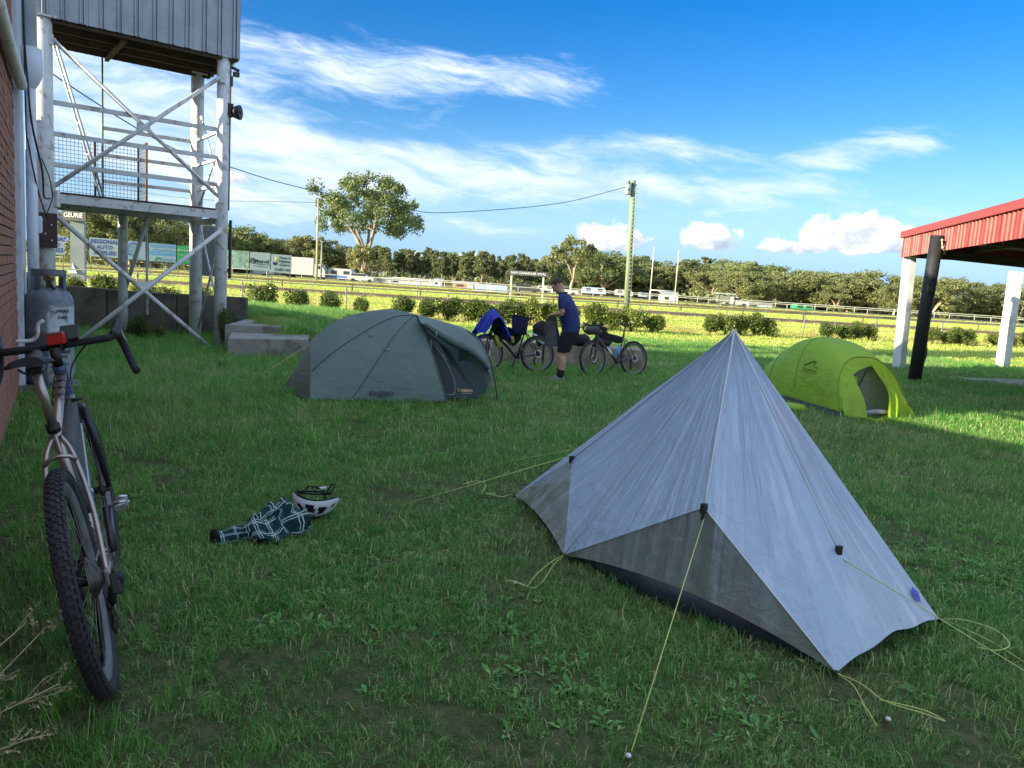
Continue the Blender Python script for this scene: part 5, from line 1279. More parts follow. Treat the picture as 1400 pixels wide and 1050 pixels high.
def make_wheel(root,cx,S,near,rim_m,front):
    Ra=TR; n=216 if near else 44; m=14 if near else 8
    w=MB(); tr=.0245 if near else .0235
    def knob(i,k,q,y):
        a=2*PI*k/m
        if math.cos(a)>.2: q+= (.0070 if ((i//3)+(k%2))%2 else 0)
        return q,y
    w.ring(Ra-tr-.002,tr,(cx,0,Ra),'Y',n,m)
    tyre_root=xf(w,S).build('wheel',M_RUBBER,root,True)
    if near:
        kn=MB()
        for i in range(84):
            for k,bk in enumerate((-.95,-.48,0,.48,.95)):
                a=2*PI*(i+(.5 if k%2 else 0))/84; q=Ra-tr-.002+tr*math.cos(bk)+.0012; y=tr*math.sin(bk)
                er=V(math.cos(a),0,math.sin(a)); et=V(-math.sin(a),0,math.cos(a)); ey=V(0,1,0)
                n_=(er*math.cos(bk)+ey*math.sin(bk)); t_=(ey*math.cos(bk)-er*math.sin(bk)); c_=V(cx,0,Ra)+er*q+ey*y
                Mk=Matrix((et,t_,n_)).transposed(); kn.box(c_,(.013 if k%2 else .016,.0095,.0072),Mk)
        xf(kn,S).build('tread_knobs',M_RUBBER,tyre_root,True,kind='stuff')
    r=MB(); rp=[(Ra-.050,-.013),(Ra-.046,-.0145),(Ra-.052,-.0125),(Ra-.088,-.006),(Ra-.088,.006),(Ra-.052,.0125),(Ra-.046,.0145),(Ra-.050,.013)]
    r.lathe([(a,b) for a,b in rp],(cx,0,Ra),56 if near else 36,'Y'); xf(r,S).build('rim',rim_m,tyre_root,True)
    s=MB(); ns=28 if near else 20
    for i in range(ns):
        a=2*PI*i/ns; a2=a+(.55 if i%4<2 else -.55); y=.028 if i%2 else -.028
        s.tube([V(cx+.022*math.cos(a2),y,Ra+.022*math.sin(a2)),V(cx+(Ra-.085)*math.cos(a),0,Ra+(Ra-.085)*math.sin(a))],.0012 if near else .0022,4)
    xf(s,S).build('spokes',M_CHAIN if near else M_BLACK,tyre_root,True)
    h=MB(); h.lathe([(0,-.055),(.012,-.055),(.014,-.04),(.028,-.034),(.026,-.02),(.016,-.015),(.016,.015),(.026,.02),(.028,.034),(.014,.04),(.012,.055),(0,.055)],(cx,0,Ra),16,'Y'); xf(h,S).build('hub',M_BLACK,tyre_root,True)
    d=MB(); d.lathe([(.055,.040),(.080,.040),(.080,.0425),(.055,.0425),(.055,.040)],(cx,0,Ra),28,'Y')
    for i in range(5): a=i*2*PI/5; d.beam(V(cx,.041,Ra),V(cx+.058*math.cos(a),.041,Ra+.058*math.sin(a)),.008,.002,(0,1,0))
    xf(d,S).build('brake_rotor',M_STEEL,tyre_root,True)
    return tyre_root
def make_bike(label,loc,yaw,lean,scale,steer=0.0,near=False,frame=M_GREYF,rim=M_RIMC,fork=M_CARB,crank=0.6,name='bicycle'):
    root=thing(name,label,'bicycle',loc); root.rotation_euler=(-lean,0,yaw); root.scale=(scale,)*3
    I=Matrix.Identity(4)
    ht=V(.905,0,.935); hb=V(.957,0,.775); ax=(ht-hb).normalized()
    S=Matrix.Translation(hb)@Matrix.Rotation(steer,4,ax)@Matrix.Translation(-hb)
    FA=V(1.05,0,TR); bb=V(.43,0,.285); sc=V(.265,0,.80); q=12 if near else 8
    def B(name,fn,m,S_=I,par=None):
        b=MB(); fn(b); return xf(b,S_).build(name,m,par or root,True)
    def frm(b):
        b.tube([bb,vl(bb,sc,.5),sc+V(-.006,0,.02)],.0165,q); b.tube([V(.275,0,.775),V(.905,0,.895)],[.0155,.019],q)
        b.tube([bb+V(.01,0,.005),V(.945,0,.805)],[.022,.023],q)
        b.lathe([(.012,-.045),(.024,-.045),(.024,.045),(.012,.045)],bb,16,'Y')
        for s in(-1,1):
            b.tube(spline([V(.262,s*.012,.775),V(.215,s*.040,.715),V(.13,s*.062,.56),V(.02,s*.066,.395),V(0,s*.066,TR)],5),.0085 if near else .009,8)
            b.tube(spline([bb+V(-.02,s*.022,0),V(.33,s*.040,.298),V(.16,s*.062,.335),V(0,s*.066,TR)],5),.0095,8)
        b.tube([V(.200,.046,.70),V(.192,.03,.718),V(.190,0,.726),V(.192,-.03,.718),V(.200,-.046,.70)],.007,8)
        for s in(-1,1): b.box((0,s*.066,TR),(.05,.010,.05),None,.003)
    fr=B('frame',frm,frame)
    B('head_tube',lambda b:b.tube([hb-ax*.005,hb+ax*.02,ht-ax*.02,ht],[.027,.0235,.0235,.026],16),M_BLUF if near else frame)
    def frk(b):
        cr=hb-ax*.025
        b.tube([cr+ax*.025,cr],.022,12); b.box(cr-ax*.012,(.045,.10,.04),Matrix.Rotation(-.3,3,'Y'),.012)
        for s in(-1,1): b.tube([cr-ax*.01+V(0,s*.043,0),vl(cr,FA,.5)+V(.008,s*.052,0),FA+V(-.004,s*.056,.01)],[.018,.015,.010],10)
        b.tube([FA+V(0,-.06,0),FA+V(0,.06,0)],.008,8)
    B('fork',frk,fork,S)
    wr=make_wheel(root,0,I,near,rim,False); wf=make_wheel(root,1.05,S,near,rim,True)
    # drivetrain on the right (-y)
    def chr_(b):
        b.lathe([(.07,-.052),(.088,-.052),(.088,-.049),(.07,-.049),(.07,-.052)],bb,36,'Y')
        for i in range(4): a=i*PI/2+crank; b.beam(bb+V(0,-.05,0),bb+V(.075*math.cos(a),-.05,.075*math.sin(a)),.012,.006,(0,1,0))
    B('chainring',chr_,M_CHAIN)
    ca=V(math.cos(crank),0,math.sin(crank))*.172
    for s,c in((-1,ca),(1,-ca)):
        cr_=B('crank',lambda b,s=s,c=c:b.tube([bb+V(0,s*.06,0),bb+V(0,s*.062,0)+c*.5,bb+V(0,s*.066,0)+c],[.016,.012,.014],8),M_CARB)
        pe=bb+V(0,s*.066,0)+c
        def ped(b,pe=pe,s=s):
            b.tube([pe,pe+V(0,s*.08,0)],.007,8); b.box(pe+V(0,s*.05,0),(.066,.052,.020),None,.005)
            for dx in(-.034,.034): b.tube([pe+V(dx,s*.03,.012),pe+V(dx*1.15,s*.05,.018),pe+V(dx,s*.075,.012)],.006,6)
            b.box(pe+V(.0,s*.05,-.014),(.045,.035,.012))
        B('pedal',ped,M_STEEL if near else M_CHAIN)
    def cas(b):
        for i in range(11): r=.072-.0052*i; b.lathe([(r-.014,-.018-.0036*i),(r,-.018-.0036*i),(r,-.0198-.0036*i),(r-.014,-.0198-.0036*i)],(0,0,TR),30 if near else 16,'Y')
    B('cassette',cas,M_CHAIN,par=wr)
    B('chain',lambda b:(b.tube([V(0,-.045,TR+.055),bb+V(0,-.05,.088)],.004,4),b.tube([V(.03,-.045,.17),bb+V(-.03,-.05,-.086)],.004,4),b.tube([V(.0,-.045,TR-.05),V(.05,-.045,.245),V(.03,-.045,.17)],.004,4)),M_CHAIN)
    def der(b):
        b.box((-.004,-.084,TR-.035),(.05,.032,.066),Matrix.Rotation(.4,3,'Y'),.008); b.box((.0,-.10,TR-.02),(.045,.02,.03),None,.006); b.tube([V(.0,-.07,TR-.05),V(.045,-.055,.25)],.014,8)
        b.beam(V(.05,-.055,.25),V(.028,-.055,.165),.020,.005,(0,1,0)); b.beam(V(.05,-.038,.25),V(.028,-.038,.165),.020,.004,(0,1,0))
        for p in(V(.048,-.046,.245),V(.03,-.046,.172)): b.lathe([(0,-.004),(.022,-.004),(.022,.004),(0,.004)],p,14,'Y')
    B('derailleur',der,M_BLACK)
    B('seat_clamp',lambda b:(b.tube([sc+V(-.004,0,-.005),sc+V(-.010,0,.02)],.021,12),b.box(sc+V(-.03,0,.008),(.02,.018,.012),None,.003)),M_BLACK)
    st=V(.208,0,1.0)
    B('seatpost',lambda b:b.tube([sc,st],.0145,12),M_TI if near else M_CARB)
    def sad(b):
        rows=[]
        for i in range(15):
            t=i/14; x=lerp(.06,.335,t); wd=interp([0,.12,.3,.55,1],[.045,.072,.060,.026,.018],t); zt=1.045+.012*(1-t)**2+.006*t+(-.006*math.sin(PI*t)); row=[]
            for k in range(14):
                a=2*PI*k/14; row.append(V(x,wd*math.cos(a),zt+(.010 if math.sin(a)>0 else .016)*math.sin(a)-.016*(math.cos(a)**4)*(1-.5*t)))
            rows.append(row)
        b.grid(rows,True,True); b.poly(rows[-1]); b.poly(list(reversed(rows[0])))
    sd=B('saddle',sad,M_BLACK)
    B('saddle_rail',lambda b:([b.tube(spline([V(.09,s*.028,1.030),V(.14,s*.022,1.012),V(.24,s*.020,1.012),V(.31,s*.010,1.035)],4),.004,6) for s in(-1,1)],b.box(st+V(0,0,.008),(.045,.05,.02),None,.005)),M_BLACK,par=sd)
    sp0=ht+ax*.055
    B('spacers',lambda b:b.tube([ht,sp0+ax*.02],.018,14),M_BLACK)
    cl=sp0+V(.085,0,.018)
    B('stem',lambda b:(b.tube([sp0,cl],[.018,.016],10),b.tube([cl+V(0,-.022,0),cl+V(0,.022,0)],.022,12)),M_BLACK,S)
    for s in(-1,1):
        path=spline([cl+V(0,s*.012,0),cl+V(.0,s*.13,.003),cl+V(.012,s*.19,.004),cl+V(.065,s*.215,.006),cl+V(.098,s*.228,-.035),cl+V(.085,s*.242,-.095),cl+V(.035,s*.255,-.130),cl+V(-.045,s*.268,-.142)],5)
        hb_=B('handlebar',lambda b,p=path:b.tube(p,[.0155 if 3<i<len(p) else .0145 for i in range(len(p))],10),M_TAPE,S)
        def lev(b,s=s):
            h=cl+V(.062,s*.214,.008)
            b.tube(spline([h+V(-.05,-s*.008,.006),h+V(0,0,.014),h+V(.045,s*.006,.035),h+V(.062,s*.008,.058)],4),[.017,.018,.019,.020,.020,.019,.018,.018,.017,.016,.015,.013,.008][:13],10)
        B('brake_hood',lev,M_BLACK,S,hb_)
        B('brake_lever',lambda b,s=s:b.tube(spline([cl+V(.118,s*.220,.035),cl+V(.135,s*.226,.0),cl+V(.140,s*.238,-.06),cl+V(.120,s*.252,-.105)],4),[.010,.010,.009,.009,.009,.008,.008,.008,.007,.007,.007,.006,.005][:13],8,flat=.6),M_CARB if not near else M_STEEL,S,hb_)
        B('brake_hose',lambda b,s=s:b.tube(spline([cl+V(.02,s*.10,-.012),cl+V(.06,s*.06,-.05),cl+V(.05,s*.02,-.11),hb+ax*.03+V(.03,s*.01,0)],5),.0035,5),M_BLACK,S)
    return root,B,S,fr,cl
# near bike, leaning on the wall
root,B,S,fr,cl=make_bike('touring bicycle with bronze metal frame leaning on the brick wall, nearest the camera',(-1.438,2.721,.0),R(116.9),R(12.2),1.18,R(-4),True,M_TI,M_RIMC,M_CARB,R(55))
def bagbox(b,pts,half):
    b.poly([V(x,-half,z) for x,z in pts],(0,2*half,0))
def frame_bag(b,half=.032):
    outl=[(.40,.70),(.62,.745),(.86,.79),(.905,.80),(.86,.745),(.70,.60),(.50,.43),(.44,.47)]
    n=len(outl); rows=[]
    cx=sum(p[0] for p in outl)/n; cz=sum(p[1] for p in outl)/n
    for (y,f) in((-half,.80),(-half*.9,.97),(0,1.0),(half*.9,.97),(half,.80)): rows.append([V(cx+(x-cx)*f,y,cz+(z-cz)*f) for x,z in outl])
    b.grid(rows,True,True); b.poly(rows[-1]); b.poly(list(reversed(rows[0])))
fb=B('frame_bag',frame_bag,M_BAGG)
B('reflective_strip',lambda b:(b.beam(V(.50,-.0335,.52),V(.80,-.0335,.70),.02,.003,(0,1,0)),b.beam(V(.50,.0335,.52),V(.80,.0335,.70),.02,.003,(0,1,0))),M_REFL,par=fb)
def straps(b):
    for x in(.62,.70,.78,.86): z=.775+(x-.275)*.19; b.lathe([(.024,-.008),(.027,-.008),(.027,.008),(.024,.008)],V(x,0,z-.002),14,'X')
B('strap',straps,M_BLACK)
B('bag_strap',lambda b:[b.lathe([(.030,-.012),(.033,-.012),(.033,.012),(.030,.012)],V(x,0,z),14,'X') for x,z in((.63,.45),(.80,.655))],M_BLACK,par=fb)
bt=B('frame_bottle',lambda b:b.tube([V(.50,0,.44),V(.52,0,.46),V(.62,0,.565),V(.635,0,.58),V(.65,0,.597)],[.030,.036,.036,.026,.016],14),M_BLUF)
B('bottle_band',lambda b:b.tube([V(.548,0,.488),V(.556,0,.497)],.0375,14),M_REFL,par=bt)
rl=B('rear_light',lambda b:b.box(cl+V(-.055,-.012,.035),(.055,.062,.045),None,.006),M_REDL,S)
B('light_casing',lambda b:(b.box(cl+V(-.025,-.012,.034),(.030,.066,.048),None,.005),b.box(cl+V(-.083,-.012,.056),(.004,.050,.004))),M_BLACK,S,rl)
B('map_holder',lambda b:b.box(cl+V(.02,-.05,.045),(.10,.07,.012),Matrix.Rotation(-.5,3,'Y'),.003),M_BLACK,S)
B('wire_toggle',lambda b:b.tube([V(.80,-.02,.80),V(.80,-.06,.805)],.006,6),M_BLACK)
B('rear_brake',lambda b:b.box((.05,.055,TR+.06),(.06,.03,.035),Matrix.Rotation(.6,3,'Y'),.006),M_BLACK)
# right bike behind the man
root,B,S,fr,cl=make_bike('dark grey touring bicycle right of the standing man, its frame bags packed',(2.27,14.32,0),R(180+33),R(-8),.93,R(8),False,M_GREYF,M_RIMC,M_CARB,R(-50))
B('frame_bag',lambda b:bagbox(b,[(.33,.77),(.86,.865),(.90,.80),(.72,.735),(.40,.66),(.30,.68)],.03),M_DKCLOTH)
B('handlebar_bag',lambda b:b.tube([cl+V(.09,-.16,-.10),cl+V(.09,-.12,-.10),cl+V(.09,.12,-.10),cl+V(.09,.16,-.10)],[.05,.085,.085,.05],12),M_BAGG,S)
B('top_tube_bag',lambda b:b.box((.80,0,.945),(.22,.05,.09),Matrix.Rotation(-.18,3,'Y'),.02),M_DKCLOTH)
B('water_bottle',lambda b:b.tube([V(.42,0,.42),V(.40,0,.50),V(.375,0,.585),V(.37,0,.60),V(.365,0,.62)],[.036,.037,.037,.02,.016],10),M_BOTB)
B('water_bottle',lambda b:b.tube([V(.58,0,.44),V(.63,0,.505),V(.675,0,.565),V(.69,0,.585)],[.036,.037,.03,.016],10),M_BOTW)
B('headlight',lambda b:b.tube([cl+V(.02,0,.04),cl+V(.06,0,.045)],.022,8),M_BLACK,S)
# left bike behind the tent
root,B,S,fr,cl=make_bike('black touring bicycle left of the standing man, a blue cloth over its handlebar',(.44,13.85,0),R(180+24),R(-7),.95,R(5),False,M_CARB,M_RIMC,M_CARB,R(-70))
B('frame_bag',lambda b:bagbox(b,[(.33,.77),(.86,.865),(.90,.79),(.76,.66),(.50,.50),(.36,.62)],.035),M_DKCLOTH)
B('water_bottle',lambda b:b.tube([V(.80,-.06,.50),V(.84,-.06,.60),V(.87,-.06,.68),V(.88,-.06,.71)],[.037,.038,.036,.018],10),M_YEL)
B('water_bottle',lambda b:b.tube([V(.55,.07,.56),V(.56,.07,.66),V(.565,.07,.69)],[.037,.037,.02],10),M_YEL)
B('water_bottle',lambda b:b.tube([V(.80,.07,.47),V(.86,.07,.60),V(.89,.07,.67),V(.90,.07,.70)],[.037,.037,.036,.018],10),M_YEL)
B('bottle_label',lambda b:b.tube([V(.97,.075,.44),V(1.0,.075,.60)],[.02,.02],8),M_REFL)
b=MB(); FD=V(math.cos(R(204)),math.sin(R(204)),0); FS=V(-FD.y,FD.x,0)
cpos=V(.44,13.85,0)+FD*(.99*.95)
rows=[]
for i in range(25):
    t=i/24; along=lerp(-.30,.30,t); row=[]; top=1.12-.10*abs(along)/.3*(.4+.6*(along<0))-.20*max(0,(abs(along)-.1)/.2)**1.5*.4
    for k in range(25):
        s=k/24*2-1; drop=abs(s)**1.25*(.40 if s>0 else .46)*(1+.12*math.sin(t*13)); w_=.07*min(1,abs(s)*5)+.20*abs(s)**1.3*(1+.25*math.sin(t*17+s*3))
        row.append(cpos+FS*along*.95-FD*(w_*math.copysign(1,s))*-1+Z(top-drop+.02*fbm(along*6,s*3)))
    rows.append(row)
b.grid(rows); tag(b.build('draped_cloth',M_BLUE),'bright blue cloth draped over the handlebar of the left bicycle','cloth')
bagc=V(.07,13.62,.86)
b=MB(); rows=[]
for i,(z,wx,wy) in enumerate(((-.16,.11,.08),(-.155,.125,.09),(-.02,.14,.10),(.13,.15,.105),(.155,.152,.108),(.15,.138,.095),(.10,.13,.09))):
    rows.append([bagc+V(wx*math.copysign(abs(math.cos(a))**.5,math.cos(a)),wy*math.copysign(abs(math.sin(a))**.5,math.sin(a)),z+.012*math.sin(3*a+z*9)) for a in [2*PI*k/24 for k in range(24)]])
b.grid(rows,True,True); b.poly(list(reversed(rows[0]))); b.poly(rows[-1]); hb=thing('pannier_bag','dark blue open topped bag sitting on the left bicycle','bag',bagc-Z(.16)); b.build('bag_body',M_NAVY,hb)
b=MB(); b.grid([[p+V(0,0,.004)+(p-bagc)*.03 for p in rows[3]],[p+V(0,0,.006)+(p-bagc)*.03 for p in rows[4]]],True,True); b.build('bag_rim',M_BLACK,hb)
# concrete seat behind the bikes and the gear on it
seat=thing('concrete_bench','low concrete bench block behind the parked bicycles','bench',(.9,15.3,0))
b=MB(); b.box((-.25,15.35,.16),(1.6,.6,.56),.03,.02); b.build('block',mat('bench_concrete',(.33,.29,.22),.9,.15,4,.3,40,stain=(.12,.10,.07),stain_amt=.6,stain_scale=2.2),seat); b=MB(); b.box((1.60,15.42,.17),(2.04,.6,.54),.03,.02); b.build('block',bpy.data.materials['bench_concrete'],seat)
def sack(name,label,cat,c,r,m,seed,par=None,rot=0.0):
    b=MB(); b.ball(c,r,20,14,Matrix.Rotation(rot,3,'Z'))
    k=min(r)
    for v in b.v: v+=V(fbm(v.x*6+seed,v.y*6,v.z*6),fbm(v.x*6,v.y*6+seed,v.z*6),fbm(v.x*6,v.y*6,v.z*6+seed))*k*.35
    return tag(b.build(name,m),label,cat)
sack('backpack','dark grey backpack standing on the concrete bench in front of the man','bag',V(.50,15.1,.64),(.16,.15,.24),M_DKCLOTH,3)
sack('dark_bag','black soft bag on the bench just right of the man','bag',V(1.30,15.25,.54),(.20,.18,.14),M_DKCLOTH,5); sack('dark_bag','black soft bag on the bench behind the front wheel of the right bicycle','bag',V(1.72,15.25,.52),(.20,.17,.11),M_DKCLOTH,8)
t=thing('water_bottle','white and blue bottle lying on the bench left of the man','bottle',(.48,14.9,.44))
b=MB(); b.tube([V(.36,14.9,.62),V(.40,14.92,.58),V(.55,14.98,.48),V(.57,14.99,.465)],[.03,.05,.05,.045],12); b.build('bottle_body',M_BOTW,t); b=MB(); b.tube([V(.34,14.89,.632),V(.37,14.905,.61)],.03,10); b.build('cap',M_BOTB,t)
# ---------------------------------------------------------------- the man
def loft(mb,rings,n=20,p=1.0):
    """closed elliptical rings: (centre, half vector a, half vector b)"""
    rows=[[c+a*math.copysign(abs(math.cos(t))**p,math.cos(t))+b*math.copysign(abs(math.sin(t))**p,math.sin(t)) for t in [2*PI*k/n for k in range(n)]] for c,a,b in rings]
    mb.grid(rows,True,True); mb.poly(list(reversed(rows[0]))); mb.poly(rows[-1]); return mb
def fuse(mb,name,m,parent,voxel=.008,smooth=4):
    """melt overlapping pieces into one continuous skin"""
    o=mb.build('tmp',m); r=o.modifiers.new('r','REMESH'); r.mode='VOXEL'; r.voxel_size=voxel; r.use_smooth_shade=True
    s=o.modifiers.new('s','SMOOTH'); s.iterations=smooth; s.factor=.5
    dg=bpy.context.evaluated_depsgraph_get(); me=bpy.data.meshes.new_from_object(o.evaluated_get(dg)); me.name=name
    bpy.data.objects.remove(o); me.transform(Matrix.Translation(-wloc(parent)))
    me.materials.clear(); me.materials.append(m)
    n=bpy.data.objects.new(name,me); COL.objects.link(n); n.parent=parent; return n
MB0=V(.82,12.80,0); mF=V(-.95,.30,0).normalized(); mL=V(-mF.y,mF.x,0)
def mp(f,l,z):
    f+=.12*sst(z,.92,1.6)
    return MB0+mF*f+mL*l+Z(z)
man=thing('person','man in navy polo shirt and black shorts standing with head bent, holding a grey jacket','person',MB0)
b=MB()
def limb(pts,rs): b.tube(spline(pts,5),[interp([i/(len(rs)-1) for i in range(len(rs))],rs,k/(5*(len(pts)-1))) for k in range(5*(len(pts)-1)+1)],14)
for s,f0 in((1,0.0),(-1,.07)):
    limb([mp(-.09,s*.09,.92),mp(-.05,s*.10,.70),mp(.01+f0*.3,s*.10,.49),mp(-.02+f0*.7,s*.10,.36),mp(-.02+f0,s*.10,.22),mp(-.01+f0,s*.10,.09)],[.080,.076,.062,.064,.050,.040])
    limb([mp(-.06+f0,s*.10,.06),mp(.02+f0,s*.105,.055),mp(.13+f0,s*.115,.035)],[.045,.042,.028])
loft(b,[(mp(-.10,0,.86),mL*.155,mF*.115),(mp(-.10,0,.96),mL*.165,mF*.12),(mp(-.085,0,1.08),mL*.155,mF*.11),(mp(-.07,0,1.25),mL*.175,mF*.12),(mp(-.06,0,1.38),mL*.185,mF*.11),(mp(-.045,0,1.44),mL*.12,mF*.08)])
limb([mp(-.05,0,1.40),mp(-.015,0,1.48),mp(.02,0,1.53)],[.07,.058,.056])
for s in(1,-1): limb([mp(-.05,s*.15,1.40),mp(-.055,s*.195,1.37),mp(-.045,s*.235,1.26),mp(-.035,s*.245,1.155)],[.06,.058,.047,.040])
hands=[]
for s,h in((1,mp(.20,.12,1.105)),(-1,mp(.235,-.04,1.09))):
    el=mp(-.035,s*.245,1.155) 
    limb([el,vl(el,h,.4)+Z(.006),vl(el,h,.92)],[.042,.040,.026]); hands.append((s,h,(h-el).normalized()))
for s,h,d in hands:     # palm, four bent fingers of different lengths, thumb
    sdv=d.cross(V(0,0,1)).normalized(); dn=V(0,0,-1)
    loft(b,[(h-d*.035,sdv*.028,V(0,0,.018)),(h+d*.02,sdv*.040,V(0,0,.016)),(h+d*.05,sdv*.038,V(0,0,.013))],12)
    for k,L in enumerate((.062,.074,.070,.056)):
        r0=h+d*.045+sdv*(-.030+.020*k); b.tube([r0,r0+d*L*.4+dn*.012,r0+d*L*.55+dn*L*.5,r0+d*L*.30+dn*L*.75],[.0095,.009,.0085,.007],7)
    t0=h-d*.005-sdv*.03; b.tube([t0,t0+d*.03-sdv*.018+dn*.012,t0+d*.055-sdv*.010+dn*.026],[.011,.010,.008],7)
# head, tilted to look down at the hands
hc=mp(.055,0,1.595); tl=math.radians(44); hf=mF*math.cos(tl)-Z(math.sin(tl)); hu=mF*math.sin(tl)+Z(math.cos(tl))
def hp(f,l,u): return hc+hf*f+mL*l+hu*u
def rng_(u,f0,a,c): return (hp(f0,0,u),mL*a,hf*c)
loft(b,[rng_(-.115,.045,.030,.030),rng_(-.095,.035,.050,.055),rng_(-.06,.015,.066,.083),rng_(-.01,.004,.074,.095),rng_(.035,-.002,.076,.097),rng_(.075,-.008,.068,.084),rng_(.103,-.012,.045,.056),rng_(.113,-.014,.016,.02)],20)
b.tube([hp(.088,0,.018),hp(.108,0,-.012),hp(.116,0,-.028),hp(.094,0,-.038)],[.008,.012,.015,.010],8)
b.tube([hp(.078,-.022,-.066),hp(.090,0,-.064),hp(.078,.022,-.066)],[.006,.010,.006],6); b.tube([hp(.078,-.05,.028),hp(.094,-.02,.034),hp(.094,.02,.034),hp(.078,.05,.028)],.008,6)
for s in(-1,1):
    b.tube([hp(-.012,s*.072,.018),hp(-.026,s*.086,.020),hp(-.028,s*.086,-.010),hp(-.014,s*.074,-.030)],[.007,.010,.009,.006],6)
fuse(b,'body',M_SKIN,man,.0075,3)
b=MB()
for s in(-1,1): b.ball(hp(.088,s*.030,.010),(.012,.009,.007),8,6)
b.build('eyes',mat('eye_dark',(.03,.025,.02),.3,.1,9),man)
M_HAIR=mat('brown_hair',(.045,.022,.013),.6,.35,40,.6,160)
b=MB(); rows=[]
for i in range(13):
    t=i/12; th=t*1.72
    row=[]
    for k in range(25):
        a=2*PI*k/24; cf=math.cos(a); lim_=1.02 if cf>.75 else .95 if cf>.35 else 1.60+.28*max(0,-cf)
        q=min(th,lim_*t**.0 if th>lim_ else th); rr_=1.06+.03*fbm(math.cos(a)*3,math.sin(a)*3,t*5)
        row.append(hp(-.010+.100*rr_*math.sin(q)*cf,.080*rr_*math.sin(q)*math.sin(a),.012+.112*rr_*math.cos(q)))
    rows.append(row)
b.grid(rows); b.build('hair',M_HAIR,man)
# shirt
M_SHIRT=mat('polo_blue',(.018,.030,.150),.8,.2,14,.2,120)
b=MB()
loft(b,[(mp(-.10,0,.850),mL*.184,mF*.150),(mp(-.10,0,.95),mL*.182,mF*.158),(mp(-.09,0,1.07),mL*.182,mF*.158),(mp(-.08,0,1.22),mL*.198,mF*.158),(mp(-.065,0,1.36),mL*.198,mF*.128),(mp(-.05,0,1.43),mL*.135,mF*.095),(mp(-.030,0,1.475),mL*.070,mF*.068)],24)
for s in(1,-1): b.tube(spline([mp(-.05,s*.13,1.41),mp(-.055,s*.20,1.375),mp(-.052,s*.233,1.29),mp(-.047,s*.243,1.225)],4),[.070,.072,.073,.073,.072,.071,.070,.069,.068,.067,.067,.066,.066],14)
for v in b.v: v+=V(1,1,0)*.006*fbm(v.x*9,v.y*9,v.z*7)
fuse(b,'polo_shirt',M_SHIRT,man,.009,3)
b=MB(); b.tube([mp(-.03+.072*math.cos(a),.072*math.sin(a),1.478+.012*-math.cos(a)) for a in [2*PI*k/18 for k in range(18)]],.014,7,closed=True); b.build('collar',M_NAVY,man)
b=MB(); loft(b,[(mp(-.10,0,.78),mL*.178,mF*.135),(mp(-.105,0,.86),mL*.180,mF*.142),(mp(-.10,0,.96),mL*.170,mF*.132)],22)
for s,f0 in((1,0.0),(-1,.03)): loft(b,[(mp(-.085,s*.088,.84),mL*.092,mF*.125),(mp(-.055+f0*.5,s*.098,.70),mL*.095,mF*.118),(mp(-.02+f0,s*.102,.505),mL*.088,mF*.102)],18)
for v in b.v: v+=mF*.005*fbm(v.x*9,v.y*9,v.z*9)
fuse(b,'shorts',M_DKCLOTH,man,.009,3)
for s,f0 in((1,0.0),(-1,.07)):
    b=MB(); b.tube([mp(-.018+f0,s*.10,.215),mp(-.012+f0,s*.10,.14),mp(-.012+f0,s*.10,.08)],[.055,.049,.050],14); b.build('sock',M_DKCLOTH,man)
    b=MB(); rows=[]
    for i,(f,w_,h_) in enumerate(((-.085,.030,.05),(-.075,.040,.085),(-.02,.046,.098),(.04,.050,.080),(.10,.052,.058),(.15,.044,.042),(.175,.022,.026))):
        rows.append([mp(f+f0,s*.108+w_*math.cos(a),.012+h_*.5+h_*.5*math.sin(a)) for a in [2*PI*k/14 for k in range(14)]])
    b.grid(rows,True,True); b.poly(list(reversed(rows[0]))); b.poly(rows[-1]); sh=b.build('shoe',mat('shoe_grey',(.14,.17,.20),.7,.3,30),man)
    b=MB(); loft(b,[(mp(.045+f0,s*.108,0.0),mL*.053,mF*.140),(mp(.045+f0,s*.108,.022),mL*.055,mF*.142)],20); b.build('sole',M_PRINTW,sh)
# the jacket in his hands
b=MB(); rows=[]
for i in range(21):
    t=i/20; z=lerp(1.10,.60,t); row=[]
    for k in range(25):
        a=2*PI*k/24; ww=(.055+.085*t**.7)*(1+.16*math.sin(5*a+t*4)+.10*math.sin(9*a)); dd=(.04+.055*t**.6)*(1+.2*math.sin(4*a+1+t*3))
        row.append(mp(.205+.02*math.sin(t*5)+ww*math.cos(a),.04+dd*math.sin(a),z+.025*math.sin(3*a)*t))
    rows.append(row)
b.grid(rows); b.poly(list(reversed(rows[0]))); b.poly(rows[-1]); tag(b.build('jacket',M_BAGG),'grey jacket hanging from the hands of the standing man','jacket')

# ---------------------------------------------------------------- helmet on the grass
hel=thing('cycle_helmet','white cycle helmet with black vents lying upside down on the grass','helmet',(-1.235,4.84,.04))
HM=Matrix.Translation((-1.235,4.84,.118))@Euler((R(-16),R(10),R(8))).to_matrix().to_4x4()
M_SHELLW=mat('helmet_white',(.66,.68,.72),.3,.04,9,coat=.3)
HA,HBb,HC=.150,.118,.118
NU,NV=60,14
def hpt(i,j,s,wob=1.0):
    a=2*PI*i/NU; e=(PI/2)*j/NV  # j 0 at the crown (down), NV at the rim
    rim=.018*math.cos(2*a)+.012*math.cos(a)
    return HM@V(HA*s*math.sin(e)*math.cos(a)*(1+.05*math.cos(a)),HBb*s*math.sin(e)*math.sin(a),-HC*s*math.cos(e)+rim*math.sin(e)**2+.012)
def vent(i,j):
    a=(i+.5)/NU; k=int((a*10+.05*(j-7))%10); u=(a*10+.05*(j-7))%1
    if j<2 or j>NV-2: return False
    if k%2==0: return 3<=j<=10 and .12<u<.88
    return (6<=j<=11 and .15<u<.85) 
b=MB()
